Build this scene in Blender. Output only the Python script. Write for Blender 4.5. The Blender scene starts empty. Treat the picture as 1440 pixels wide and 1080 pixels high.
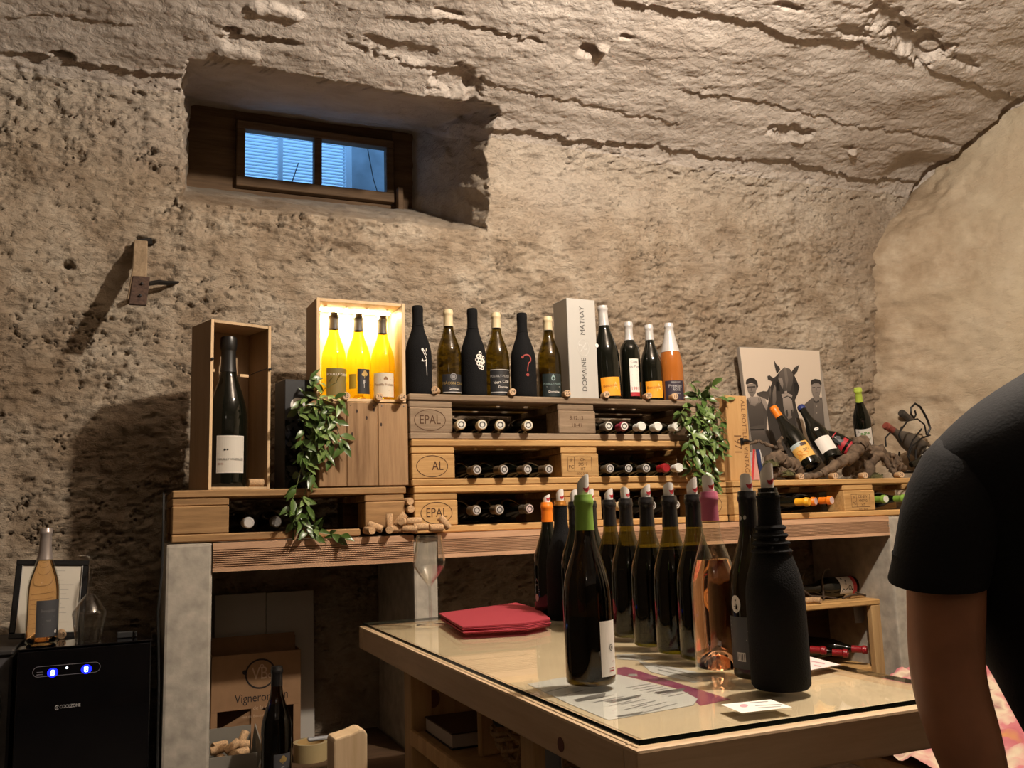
import bpy, bmesh, math, random
import numpy as np
from mathutils import Vector, Matrix

rnd = random.Random(11)
scene = bpy.context.scene
col = scene.collection
PI = math.pi

# ------------------------------------------------------------------ camera
FPX, PITCH, ROLL, YAW = 1255.0, .144, -.031, .401
CAM = Vector((0, 0, 1.35))
_F0 = Vector((math.sin(YAW), math.cos(YAW), 0)); _R0 = Vector((math.cos(YAW), -math.sin(YAW), 0)); _U0 = Vector((0, 0, 1))
FWD = _F0 * math.cos(PITCH) + _U0 * math.sin(PITCH)
_U = -_F0 * math.sin(PITCH) + _U0 * math.cos(PITCH)
RGT = _R0 * math.cos(ROLL) + _U * math.sin(ROLL)
UPV = -_R0 * math.sin(ROLL) + _U * math.cos(ROLL)
cd = bpy.data.cameras.new('camera'); cam = bpy.data.objects.new('camera', cd); col.objects.link(cam)
cd.sensor_width = 36; cd.lens = FPX / 1440 * 36; cd.clip_start = .02
m = Matrix.Identity(4)
for i in range(3):
    m[i][0] = RGT[i]; m[i][1] = UPV[i]; m[i][2] = -FWD[i]; m[i][3] = CAM[i]
cam.matrix_world = m
scene.camera = cam
# measured positions: where the line of sight through a photo point meets a real plane
def ray(x, y): return FWD + RGT * ((x - 720) / FPX) - UPV * ((y - 540) / FPX)
def atY(x, y, Y): d = ray(x, y); return CAM + d * ((Y - CAM.y) / d.y)
def atZ(x, y, Z): d = ray(x, y); return CAM + d * ((Z - CAM.z) / d.z)
def atX(x, y, X): d = ray(x, y); return CAM + d * ((X - CAM.x) / d.x)

# ------------------------------------------------------------------ world, lamps, exposure
w = bpy.data.worlds.new('world'); scene.world = w; w.use_nodes = True
bg = w.node_tree.nodes['Background']; bg.inputs[0].default_value = (.22, .50, 1, 1); bg.inputs[1].default_value = 1.5
def point(name, loc, watt, color, rad):
    l = bpy.data.lights.new(name, 'POINT'); l.energy = watt; l.color = color; l.shadow_soft_size = rad
    o = bpy.data.objects.new(name, l); col.objects.link(o); o.location = loc
    return o
point('ceiling_lamp', (1.45, 1.20, 2.98), 200, (1, .875, .735), .038)       # the cellar's one lamp, above the table
point('fill_light', (-.9, -1.6, 2.6), 2.5, (1, .84, .68), .12)               # weak fill added behind the camera, no lamp known there
scene.view_settings.view_transform = 'Standard'; scene.view_settings.look = 'None'
scene.view_settings.exposure = 0; scene.view_settings.gamma = 1; scene.view_settings.use_curve_mapping = False
scene.cycles.use_denoising = True
scene.cycles.max_bounces = 10; scene.cycles.diffuse_bounces = 3; scene.cycles.transparent_max_bounces = 24
scene.cycles.caustics_reflective = False; scene.cycles.caustics_refractive = False
scene.cycles.sample_clamp_indirect = 6

# ------------------------------------------------------------------ materials
def nt(name):
    mt = bpy.data.materials.new(name); mt.use_nodes = True
    t = mt.node_tree; b = t.nodes['Principled BSDF']
    return mt, t, b
def N(t, kind, **kw):
    n = t.nodes.new(kind)
    for k, v in kw.items():
        if k.startswith('i_'): n.inputs[k[2:].replace('_', ' ')].default_value = v
        else: setattr(n, k, v)
    return n
def L(t, a, b): t.links.new(a, b)
def ramp(t, fac, stops):
    n = t.nodes.new('ShaderNodeValToRGB'); e = n.color_ramp.elements
    while len(e) < len(stops): e.new(.5)
    for q, (p, c) in zip(e, stops): q.position = p; q.color = (*c, 1)
    L(t, fac, n.inputs[0]); return n.outputs[0]
MATS = {}
def plain(name, c, rough=.5, metal=0, coat=0, spec=.5, emit=None, noise=0, nscale=60, bump=0, sheen=0):
    if name in MATS: return MATS[name]
    mt, t, b = nt(name)
    b.inputs['Base Color'].default_value = (*c, 1); b.inputs['Roughness'].default_value = rough
    b.inputs['Metallic'].default_value = metal; b.inputs['Coat Weight'].default_value = coat
    b.inputs['Specular IOR Level'].default_value = spec; b.inputs['Sheen Weight'].default_value = sheen
    if emit: b.inputs['Emission Color'].default_value = (*c, 1); b.inputs['Emission Strength'].default_value = emit
    if noise or bump:
        co = N(t, 'ShaderNodeTexCoord'); nz = N(t, 'ShaderNodeTexNoise', i_Scale=nscale, i_Detail=5.0)
        L(t, co.outputs['Object'], nz.inputs['Vector'])
        if noise:
            lo = tuple(max(0, x * (1 - noise)) for x in c); hi = tuple(min(1, x * (1 + noise)) for x in c)
            L(t, ramp(t, nz.outputs[0], [(.3, lo), (.7, hi)]), b.inputs['Base Color'])
        if bump:
            bp = N(t, 'ShaderNodeBump', i_Strength=bump, i_Distance=.004); L(t, nz.outputs[0], bp.inputs['Height']); L(t, bp.outputs[0], b.inputs['Normal'])
    MATS[name] = mt; return mt
def wood(name, dark, light, axis='x', scale=1.0, rough=.6, bump=.25, knots=True):
    if name in MATS: return MATS[name]
    mt, t, b = nt(name)
    co = N(t, 'ShaderNodeTexCoord'); oi = N(t, 'ShaderNodeObjectInfo')
    ofs = N(t, 'ShaderNodeVectorMath', operation='SCALE'); ofs.inputs[0].default_value = (7.3, 3.1, 5.7); L(t, oi.outputs['Random'], ofs.inputs['Scale'])
    ad = N(t, 'ShaderNodeVectorMath', operation='ADD'); L(t, co.outputs['Object'], ad.inputs[0]); L(t, ofs.outputs[0], ad.inputs[1])
    mp = N(t, 'ShaderNodeMapping'); s = {'x': (2, 28, 28), 'y': (28, 2, 28), 'z': (28, 28, 2)}[axis]
    mp.inputs['Scale'].default_value = tuple(q * scale for q in s); L(t, ad.outputs[0], mp.inputs['Vector'])
    n1 = N(t, 'ShaderNodeTexNoise', i_Scale=1.0, i_Detail=6.0, i_Roughness=.62, i_Distortion=.6); L(t, mp.outputs[0], n1.inputs['Vector'])
    wv = N(t, 'ShaderNodeTexNoise', i_Scale=3.4, i_Detail=8.0, i_Roughness=.7); L(t, mp.outputs[0], wv.inputs['Vector'])
    mx = N(t, 'ShaderNodeMath', operation='MULTIPLY_ADD'); mx.inputs[1].default_value = .45; L(t, wv.outputs[0], mx.inputs[0])
    m2 = N(t, 'ShaderNodeMath', operation='MULTIPLY'); m2.inputs[1].default_value = .6; L(t, n1.outputs[0], m2.inputs[0]); L(t, m2.outputs[0], mx.inputs[2])
    mid = tuple((a + c) / 2 for a, c in zip(dark, light))
    c = ramp(t, mx.outputs[0], [(.33, dark), (.5, mid), (.68, light)])
    hs = N(t, 'ShaderNodeHueSaturation'); mr = N(t, 'ShaderNodeMapRange'); mr.inputs['To Min'].default_value = .8; mr.inputs['To Max'].default_value = 1.15
    L(t, oi.outputs['Random'], mr.inputs['Value']); L(t, mr.outputs[0], hs.inputs['Value']); L(t, c, hs.inputs['Color'])
    L(t, hs.outputs[0], b.inputs['Base Color']); b.inputs['Roughness'].default_value = rough; b.inputs['Specular IOR Level'].default_value = .3
    bp = N(t, 'ShaderNodeBump', i_Strength=bump, i_Distance=.003); L(t, mx.outputs[0], bp.inputs['Height']); L(t, bp.outputs[0], b.inputs['Normal'])
    MATS[name] = mt; return mt
def thin_glass(name, tint, rough=.02, base=.04, edge=.9, spec=(1, 1, 1), power=4.0):
    """a thin wall of glass: reflects more at a grazing angle, lets the rest through with the glass's own tint"""
    if name in MATS: return MATS[name]
    mt, t, b = nt(name); out = t.nodes['Material Output']
    lw = N(t, 'ShaderNodeLayerWeight', i_Blend=.5)
    pw = N(t, 'ShaderNodeMath', operation='POWER'); pw.inputs[1].default_value = power; L(t, lw.outputs['Facing'], pw.inputs[0])
    mr = N(t, 'ShaderNodeMapRange'); mr.inputs['To Min'].default_value = base; mr.inputs['To Max'].default_value = edge; L(t, pw.outputs[0], mr.inputs['Value'])
    gl = N(t, 'ShaderNodeBsdfGlossy', i_Roughness=rough); gl.inputs['Color'].default_value = (*spec, 1)
    tr = N(t, 'ShaderNodeBsdfTransparent'); tr.inputs['Color'].default_value = (*tint, 1)
    ms = N(t, 'ShaderNodeMixShader'); L(t, mr.outputs[0], ms.inputs[0]); L(t, tr.outputs[0], ms.inputs[1]); L(t, gl.outputs[0], ms.inputs[2])
    L(t, ms.outputs[0], out.inputs['Surface']); MATS[name] = mt; return mt
def solid_glass(name, tint, ior=1.4):
    if name in MATS: return MATS[name]
    mt, t, b = nt(name)
    b.inputs['Base Color'].default_value = (*tint, 1); b.inputs['Roughness'].default_value = 0; b.inputs['Transmission Weight'].default_value = 1; b.inputs['IOR'].default_value = ior
    MATS[name] = mt; return mt

# ------------------------------------------------------------------ geometry
class G:
    def __init__(s): s.v = []; s.f = []
    def add(s, v, f):
        n = len(s.v); s.v += [tuple(p) for p in v]; s.f += [tuple(i + n for i in q) for q in f]; return s
    def box(s, x0, x1, y0, y1, z0, z1):
        return s.add([(x0, y0, z0), (x1, y0, z0), (x1, y1, z0), (x0, y1, z0), (x0, y0, z1), (x1, y0, z1), (x1, y1, z1), (x0, y1, z1)],
                     [(0, 3, 2, 1), (4, 5, 6, 7), (0, 1, 5, 4), (1, 2, 6, 5), (2, 3, 7, 6), (3, 0, 4, 7)])
    def lathe(s, prof, seg=28, c=(0, 0), closed=False):
        v = []; f = []; rings = []
        for r, z in prof:
            if r < 1e-6: rings.append([len(v)]); v.append((c[0], c[1], z))
            else:
                rings.append(list(range(len(v), len(v) + seg)))
                v += [(c[0] + r * math.cos(2 * PI * k / seg), c[1] + r * math.sin(2 * PI * k / seg), z) for k in range(seg)]
        for a, b in zip(rings, rings[1:]):
            for k in range(seg):
                q = (k + 1) % seg
                if len(a) == 1 and len(b) == 1: continue
                if len(a) == 1: f.append((a[0], b[q], b[k]))
                elif len(b) == 1: f.append((a[k], a[q], b[0]))
                else: f.append((a[k], a[q], b[q], b[k]))
        return s.add(v, f)
    def tube(s, path, rad, seg=8, caps=True):
        P = [Vector(p) for p in path]; n = len(P); v = []; f = []
        if not hasattr(rad, '__len__'): rad = [rad] * n
        up = None
        for i, p in enumerate(P):
            d = (P[min(i + 1, n - 1)] - P[max(i - 1, 0)]).normalized()
            if up is None: up = Vector((0, 0, 1)) if abs(d.z) < .9 else Vector((1, 0, 0))
            a = d.cross(up).normalized(); up = a.cross(d).normalized()
            for k in range(seg):
                t = 2 * PI * k / seg; v.append(p + (a * math.cos(t) + up * math.sin(t)) * rad[i])
        for i in range(n - 1):
            for k in range(seg):
                q = (k + 1) % seg; f.append((i * seg + k, i * seg + q, (i + 1) * seg + q, (i + 1) * seg + k))
        if caps: f.append(tuple(range(seg - 1, -1, -1))); f.append(tuple((n - 1) * seg + k for k in range(seg)))
        return s.add(v, f)
    def prism(s, poly, y0, y1):
        """polygon of (x, z), extruded from y0 to y1"""
        n = len(poly)
        return s.add([(x, y0, z) for x, z in poly] + [(x, y1, z) for x, z in poly],
                     [tuple(range(n)), tuple(range(2 * n - 1, n - 1, -1))] + [(k, k + n, (k + 1) % n + n, (k + 1) % n) for k in range(n)])
    def xf(s, M): s.v = [tuple(M @ Vector(p)) for p in s.v]; return s
    def plus(s, g): return s.add(g.v, g.f)

def obj(name, g, mt, parent=None, smooth=False, loc=None, rot=None, bevel=0, seg=1, fix=True):
    me = bpy.data.meshes.new(name); me.from_pydata(g.v, [], g.f)
    if bevel or fix:
        bm = bmesh.new(); bm.from_mesh(me)
        if fix: bmesh.ops.recalc_face_normals(bm, faces=bm.faces)
        if bevel: bmesh.ops.bevel(bm, geom=[e for e in bm.edges if len(e.link_faces) == 2 and e.calc_face_angle(0) > .6], offset=bevel, segments=seg, affect='EDGES', profile=.6)
        bm.to_mesh(me); bm.free()
    if mt: me.materials.append(mt)
    if smooth:
        me.polygons.foreach_set('use_smooth', [True] * len(me.polygons)); me.set_sharp_from_angle(angle=.75)
    me.update()
    o = bpy.data.objects.new(name, me); col.objects.link(o)
    if loc is not None: o.location = loc
    if rot is not None: o.rotation_euler = rot
    if parent is not None: o.parent = parent
    return o
def tag(o, label=None, cat=None, group=None, kind=None):
    for k, v in (('label', label), ('category', cat), ('group', group), ('kind', kind)):
        if v: o[k] = v
    return o
def thing(name, label, cat, loc=(0, 0, 0), rz=0, group=None):
    o = bpy.data.objects.new(name, None); col.objects.link(o); o.empty_display_size = .05
    o.location = loc; o.rotation_euler = (0, 0, rz); return tag(o, label, cat, group)
def dup(root, loc, rot, label, group=None):
    r = root.copy(); col.objects.link(r); r.location = loc; r.rotation_euler = rot
    r['label'] = label
    if group: r['group'] = group
    for ch in list(root.children):
        c = ch.copy(); col.objects.link(c); c.parent = r
        for g in list(ch.children):
            d = g.copy(); col.objects.link(d); d.parent = c
    return r
def bx(name, x0, x1, y0, y1, z0, z1, mt, parent=None, bev=.003, seg=1):
    g = G().box(x0, x1, y0, y1, z0, z1); return obj(name, g, mt, parent, bevel=bev, seg=seg)

# ---- flat print: 2-D faces that are laid on a plane (x, z) or wrapped round a bottle
class D:
    def __init__(s): s.v = []; s.f = []
    def poly(s, p): n = len(s.v); s.v += [tuple(q) for q in p]; s.f.append(tuple(range(n, n + len(p)))); return s
    def rect(s, x0, x1, y0, y1, nx=1):
        for k in range(nx):
            a = x0 + (x1 - x0) * k / nx; b = x0 + (x1 - x0) * (k + 1) / nx; s.poly([(a, y0), (b, y0), (b, y1), (a, y1)])
        return s
    def disc(s, x, y, r, r2=None, n=16): r2 = r2 or r; return s.poly([(x + r * math.cos(2 * PI * k / n), y + r2 * math.sin(2 * PI * k / n)) for k in range(n)])
    def ring(s, x, y, rx, ry, wd, n=36, a0=0, a1=2 * PI):
        for k in range(n):
            t, u = a0 + (a1 - a0) * k / n, a0 + (a1 - a0) * (k + 1) / n
            s.poly([(x + rx * math.cos(t), y + ry * math.sin(t)), (x + rx * math.cos(u), y + ry * math.sin(u)), (x + (rx - wd) * math.cos(u), y + (ry - wd) * math.sin(u)), (x + (rx - wd) * math.cos(t), y + (ry - wd) * math.sin(t))])
        return s
    def line(s, pts, wd):
        for (a, b), (c, e) in zip(pts, pts[1:]):
            dx, dy = c - a, e - b; l = math.hypot(dx, dy) or 1; nx, ny = -dy / l * wd / 2, dx / l * wd / 2
            s.poly([(a - nx, b - ny), (c - nx, e - ny), (c + nx, e + ny), (a + nx, b + ny)])
        return s
    def text(s, txt, x, y, size, align='CENTER', rot=0, squeeze=1):
        k = (txt, align)
        if k not in D.cache:
            cu = bpy.data.curves.new('lettering', 'FONT'); cu.body = txt; cu.size = 1; cu.align_x = align; cu.align_y = 'CENTER'; cu.resolution_u = 3
            o = bpy.data.objects.new('lettering', cu); me = bpy.data.meshes.new_from_object(o)
            D.cache[k] = ([(v.co.x, v.co.y) for v in me.vertices], [tuple(p.vertices) for p in me.polygons])
            bpy.data.objects.remove(o); bpy.data.meshes.remove(me); bpy.data.curves.remove(cu)
        v, f = D.cache[k]; c, q = math.cos(rot), math.sin(rot); n = len(s.v)
        s.v += [(x + size * (a * squeeze * c - b * q), y + size * (a * squeeze * q + b * c)) for a, b in v]; s.f += [tuple(i + n for i in p) for p in f]
        return s
    def flat(s, off=.0006):
        g = G(); g.v = [(x, -off, z) for x, z in s.v]; g.f = list(s.f); return g
    def top(s, off=.0006):
        g = G(); g.v = [(x, z, off) for x, z in s.v]; g.f = list(s.f); return g
    def wrap(s, r, off=.0006):
        """r: radius, or a function of height"""
        g = G(); rf = r if callable(r) else (lambda z: r)
        for x, z in s.v:
            q = rf(z) + off; a = x / q; g.v.append((q * math.sin(a), -q * math.cos(a), z))
        g.f = list(s.f); return g
D.cache = {}
# ------------------------------------------------------------------ room: rough rendered wall running into a low vault
_rs = np.random.RandomState(5); _perm = _rs.permutation(512); _ang = _rs.rand(512) * 2 * np.pi
def perlin(x, y, seed=0):
    xi = np.floor(x).astype(int); yi = np.floor(y).astype(int); xf = x - xi; yf = y - yi
    u = xf * xf * xf * (xf * (xf * 6 - 15) + 10); v = yf * yf * yf * (yf * (yf * 6 - 15) + 10)
    def gr(a, b, dx, dy):
        t = _ang[_perm[(_perm[(a + seed * 37) & 511] + b) & 511]]; return np.cos(t) * dx + np.sin(t) * dy
    n0 = gr(xi, yi, xf, yf) * (1 - u) + gr(xi + 1, yi, xf - 1, yf) * u
    n1 = gr(xi, yi + 1, xf, yf - 1) * (1 - u) + gr(xi + 1, yi + 1, xf - 1, yf - 1) * u
    return (n0 * (1 - v) + n1 * v) * 1.4
def fbm(x, y, o=4, seed=0, gain=.5):
    s = 0; a = 1; k = 1
    for i in range(o): s = s + a * perlin(x * k, y * k, seed + i); a *= gain; k *= 2.03
    return s
def smooth(a, b, x): t = np.clip((x - a) / (b - a), 0, 1); return t * t * (3 - 2 * t)

YW = 3.1
PROF = [(YW, 0), (YW, 2.70), (3.085, 2.76), (3.03, 2.825), (2.93, 2.875), (2.81, 2.925), (2.68, 2.985), (2.5, 3.045), (2.2, 3.115), (1.8, 3.18), (1.3, 3.23), (.6, 3.25), (-.3, 3.2), (-1.3, 3.05), (-2.0, 2.8), (-2.3, 2.5), (-2.4, 2.2)]
PA = np.array(PROF); ps = np.concatenate([[0], np.cumsum(np.hypot(*np.diff(PA, axis=0).T))])
def axis(parts):
    out = []
    for a, b, st in parts: out.append(np.arange(a, b - 1e-6, st))
    return np.concatenate(out + [[parts[-1][1]]])
XS = axis([(-1.8, -1.2, .06), (-1.2, -.60, .012), (-.60, 3.66, .0058), (3.66, 3.86, .06)])
SS = axis([(0, .55, .06), (.55, .78, .02), (.78, 3.95, .0058), (3.95, ps[-1], .05)])
X, S = np.meshgrid(XS, SS)
Yb = np.interp(S, ps, PA[:, 0]); Zb = np.interp(S, ps, PA[:, 1])
# round the polyline a little so the curve has no facets
e = .05
Yb = (Yb + np.interp(S - e, ps, PA[:, 0]) + np.interp(S + e, ps, PA[:, 0])) / 3 * (S > 2.6) + Yb * (S <= 2.6)
Zb = (Zb + np.interp(S - e, ps, PA[:, 1]) + np.interp(S + e, ps, PA[:, 1])) / 3 * (S > 2.6) + Zb * (S <= 2.6)
tY = np.interp(S + e, ps, PA[:, 0]) - np.interp(S - e, ps, PA[:, 0]); tZ = np.interp(S + e, ps, PA[:, 1]) - np.interp(S - e, ps, PA[:, 1])
tl = np.hypot(tY, tZ); nY, nZ = -tZ / tl, tY / tl                 # normal into the room
def locate(x, y):
    """photo point -> (X, S) on the bare wall or vault"""
    d = ray(x, y); best = None
    for i in range(len(SS) - 1):
        y0, z0, y1, z1 = Yc[i], Zc[i], Yc[i + 1], Zc[i + 1]
        den = d.y * (z1 - z0) - d.z * (y1 - y0)
        if abs(den) < 1e-9: continue
        t = ((y0 - CAM.y) * (z1 - z0) - (z0 - CAM.z) * (y1 - y0)) / den
        q = (CAM.y + t * d.y - y0) / (y1 - y0) if abs(y1 - y0) > abs(z1 - z0) else (CAM.z + t * d.z - z0) / (z1 - z0)
        if t > 0 and -1e-3 <= q <= 1.001: return (CAM.x + t * d.x, SS[i] + q * (SS[i + 1] - SS[i]))
Yc, Zc = Yb[:, 0], Zb[:, 0]
SPR = 2.80                                                        # above this the vault, smoother
wob = .03 * fbm(X * 2.5, S * 2.5, 3, 21)
rough_w = 1 - smooth(SPR - .02, SPR + .06, S + wob)
d = .016 * fbm(X * 1.6, S * 1.6, 3, 1)
lump = fbm(X * 6, S * 11, 4, 3, .55); fine = fbm(X * 26, S * 42, 4, 9, .6); flake = fbm(X * 9 + .4 * lump, S * 20 + .5 * lump, 4, 14, .6)
terr = np.floor(flake * 3.2 + .5 * fine) / 3.2
flk2 = fbm(X * 21 + .6 * fine, S * 50 + .6 * lump, 4, 24, .6); terr = terr + .45 * np.floor(flk2 * 2.6 + .4) / 2.6
area = smooth(-.25, .45, fbm(X * 2.1, S * 2.6, 3, 31))           # some areas were trowelled flatter
d = d + rough_w * (.009 * lump + (.0055 * fine + .0125 * terr) * (.36 + .64 * area))
# crevices between the stones and flakes of render
cr = np.abs(fbm(X * 5 + .3 * lump, S * 13 + .3 * lump, 3, 41)); d = d - rough_w * .024 * (1 - smooth(.0, .036, cr)) * smooth(-.10, .30, fbm(X * 3.3, S * 3.3, 2, 47))
pit = fbm(X * 17 + .4 * fine, S * 62 + .4 * fine, 3, 53); d = d - rough_w * .013 * smooth(.50, .70, pit)
vt = 1 - rough_w
d = d + vt * (.0020 * fine + .004 * fbm(X * 3, S * 9, 3, 61) + .0030 * np.abs(fbm(X * 40, S * 85, 3, 66)) + .0035 * np.floor(2.2 * fbm(X * 8, S * 20, 4, 68)) / 2.2)
def seg_field(pts):
    """signed distance above a polyline given in photo points, on the surface, and a weight along it"""
    q = [locate(*p) for p in pts]; q = sorted([p for p in q if p])
    xs = np.array([p[0] for p in q]); ss = np.array([p[1] for p in q])
    sl = np.interp(X, xs, ss); wgt = smooth(xs[0] - .03, xs[0] + .05, X) * (1 - smooth(xs[-1] - .05, xs[-1] + .03, X))
    return S - sl, wgt
# board joints and broken edges of the vault: the wall side of a joint lies deeper
STEPS = [([(0, 74), (90, 80), (175, 97), (250, 108), (300, 120)], .022, .16), ([(640, 168), (705, 184), (800, 196), (925, 207)], .026, .22), ([(925, 205), (1010, 222), (1110, 224), (1200, 250), (1300, 264)], .02, .22),
         ([(480, 60), (560, 85), (700, 120), (830, 150), (960, 175)], .008, .10), ([(960, 126), (1060, 142), (1130, 160), (1215, 178), (1330, 195)], .010, .10),
         ([(860, 0), (960, 14), (1060, 33), (1120, 52), (1220, 66), (1300, 95), (1440, 138)], .020, .14), ([(540, 25), (620, 24), (690, 40), (770, 60)], .013, .07), ([(0, 24), (70, 22), (200, 36)], .006, .08),
         ([(310, 45), (380, 55), (420, 62)], .03, .05), ([(0, 205), (100, 208), (240, 230)], .006, .1), ([(600, 320), (760, 300), (900, 310)], .004, .08)]
for pts, dep, fade in STEPS:
    h, wg = seg_field(pts); h = h + .014 * fbm(X * 11, S * 11, 3, 71) + .006 * fine
    d = d - wg * dep * (h < .0) * np.clip(1 + h / fade, 0, 1) ** 1.2
def blob(x, y, rx, ry, dep, rot=0, rag=.35):
    """a broken-out hollow (or, with dep < 0, a stone standing proud); radii in metres"""
    global d
    p = locate(x, y)
    if not p: return
    dx, ds = X - p[0], S - p[1]; c, q = math.cos(rot), math.sin(rot)
    r = np.sqrt(((dx * c + ds * q) / rx) ** 2 + ((-dx * q + ds * c) / ry) ** 2) + rag * fbm(X * 14, S * 14, 3, 83) + .15 * fine
    d = d - dep * (1 - smooth(.55, 1.0, r))
for a in [(88, 77, .035, .014, .06), (325, 40, .03, .016, .06), (205, 340, .035, .018, .05), (95, 370, .018, .012, .05), (640, 115, .10, .085, .028), (665, 130, .045, .07, .02), (560, 70, .17, .05, .014),
          (830, 72, .06, .03, .04), (845, 68, .028, .02, -.03), (1112, 186, .12, .05, .032), (1120, 195, .05, .02, -.014), (1195, 208, .045, .02, .02), (1200, 214, .03, .016, -.02), (1295, 66, .20, .080, .045, -.25), (1250, 28, .15, .06, .022, -.2),
          (1310, 72, .06, .03, -.02), (1360, 88, .09, .028, .022, -.25), (1200, 48, .12, .03, .02, -.15), (1110, 10, .06, .018, .02), (1330, 200, .06, .02, .016, -.2), (880, 52, .03, .014, .02), (700, 165, .03, .01, .012),
          (1245, 412, .03, .014, .03), (1235, 428, .014, .01, .03), (1218, 452, .014, .01, .03), (1158, 355, .03, .008, .02), (1000, 275, .03, .006, .014), (630, 15, .05, .014, .016), (390, 15, .09, .03, -.02), (330, 75, .09, .03, -.015), (1340, 0, .05, .012, .015)]:
    blob(*a)
# dark joint where the vault meets the end wall
XR = lambda z: 3.30 + .125 * (z - 1.4)
jr = XR(Zb) - X + .02 * fbm(X * 9, S * 9, 3, 91); d = d - .05 * vt * smooth(-.01, .012, jr) * (1 - smooth(.03, .05, jr)) * smooth(2.72, 2.8, S)
d = d - .035 * smooth(2.74, 2.95, S) * (1 - smooth(3.0, 3.1, S)) * smooth(3.1, 3.3, X)
# the window opening: the wall folds back to the window at its end
WX0, WX1, WZ0, WZ1 = .115, 1.235, 2.425, 2.935; BX0, BX1, BZ0, BZ1 = .165, 1.165, 2.775, 3.15; DEPTH = .80
cx, cz = (WX0 + WX1) / 2, (WZ0 + WZ1) / 2; hx, hz = (WX1 - WX0) / 2, (WZ1 - WZ0) / 2
zz = np.where(S < 2.7, S, 2.7 + (S - 2.7) * .95)
ux, uz = (X - cx) / hx, (zz - cz) / hz
ragged = 1 + .035 * fbm(X * 7, S * 9, 3, 101) + .012 * fine
t = np.maximum(np.abs(ux), np.abs(uz)) * ragged
inside = t < 1; T1 = .34
k = np.clip((1 - t) / (1 - T1), 0, 1)                              # 0 at the mouth, 1 at the window
sx, sz = ux / np.maximum(t, 1e-3), uz / np.maximum(t, 1e-3)
mX, mZ = cx + sx * hx, cz + sz * hz
bX, bZ = (BX0 + BX1) / 2 + sx * (BX1 - BX0) / 2, (BZ0 + BZ1) / 2 + sz * (BZ1 - BZ0) / 2
ease = k
wn = .008 * lump + .004 * fine
PX = np.where(inside, mX + (bX - mX) * ease, X); PZ0 = mZ + (bZ - mZ) * ease
PYin = YW - .01 + DEPTH * k ** (1 + .06 * smooth(.35, .9, -sz)) + wn
edge = smooth(1.0, 1.06, t)                                        # keep the rim in line with the relief beside it
PY = Yb + nY * d; PZ = Zb + nZ * d
PX = np.where(inside, PX + wn * .6 * np.sign(sx), PX)
PY = np.where(inside, np.minimum(PYin, 9), PY); PZ = np.where(inside, PZ0 + wn + .05 * fbm(PX * 3, k * 3, 2, 77) * k * (1 - k), PZ)
# broken lintel: the vault side hangs over the mouth
nrow, ncol = X.shape
idx = np.arange(nrow * ncol).reshape(nrow, ncol)
F = np.stack([idx[:-1, :-1], idx[:-1, 1:], idx[1:, 1:], idx[1:, :-1]], -1)
hole = (t < T1)[:-1, :-1] & (t < T1)[1:, 1:] & (t < T1)[1:, :-1] & (t < T1)[:-1, 1:]
row_s = SS[:-1]
co_all = np.stack([PX, PY, PZ], -1).reshape(-1, 3)
def grid_obj(name, faces, co, mt):
    faces = faces.reshape(-1, 4); u, inv = np.unique(faces, return_inverse=True); fa = inv.reshape(-1, 4)
    me = bpy.data.meshes.new(name); me.vertices.add(len(u)); me.vertices.foreach_set('co', co[u].astype(np.float32).ravel())
    me.loops.add(fa.size); me.loops.foreach_set('vertex_index', fa.astype(np.int32).ravel())
    me.polygons.add(len(fa)); me.polygons.foreach_set('loop_start', np.arange(0, fa.size, 4, dtype=np.int32))
    me.polygons.foreach_set('use_smooth', np.ones(len(fa), bool))
    me.update(calc_edges=True); me.validate(); me.materials.append(mt)
    o = bpy.data.objects.new(name, me); col.objects.link(o); o['kind'] = 'structure'; return o

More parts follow.
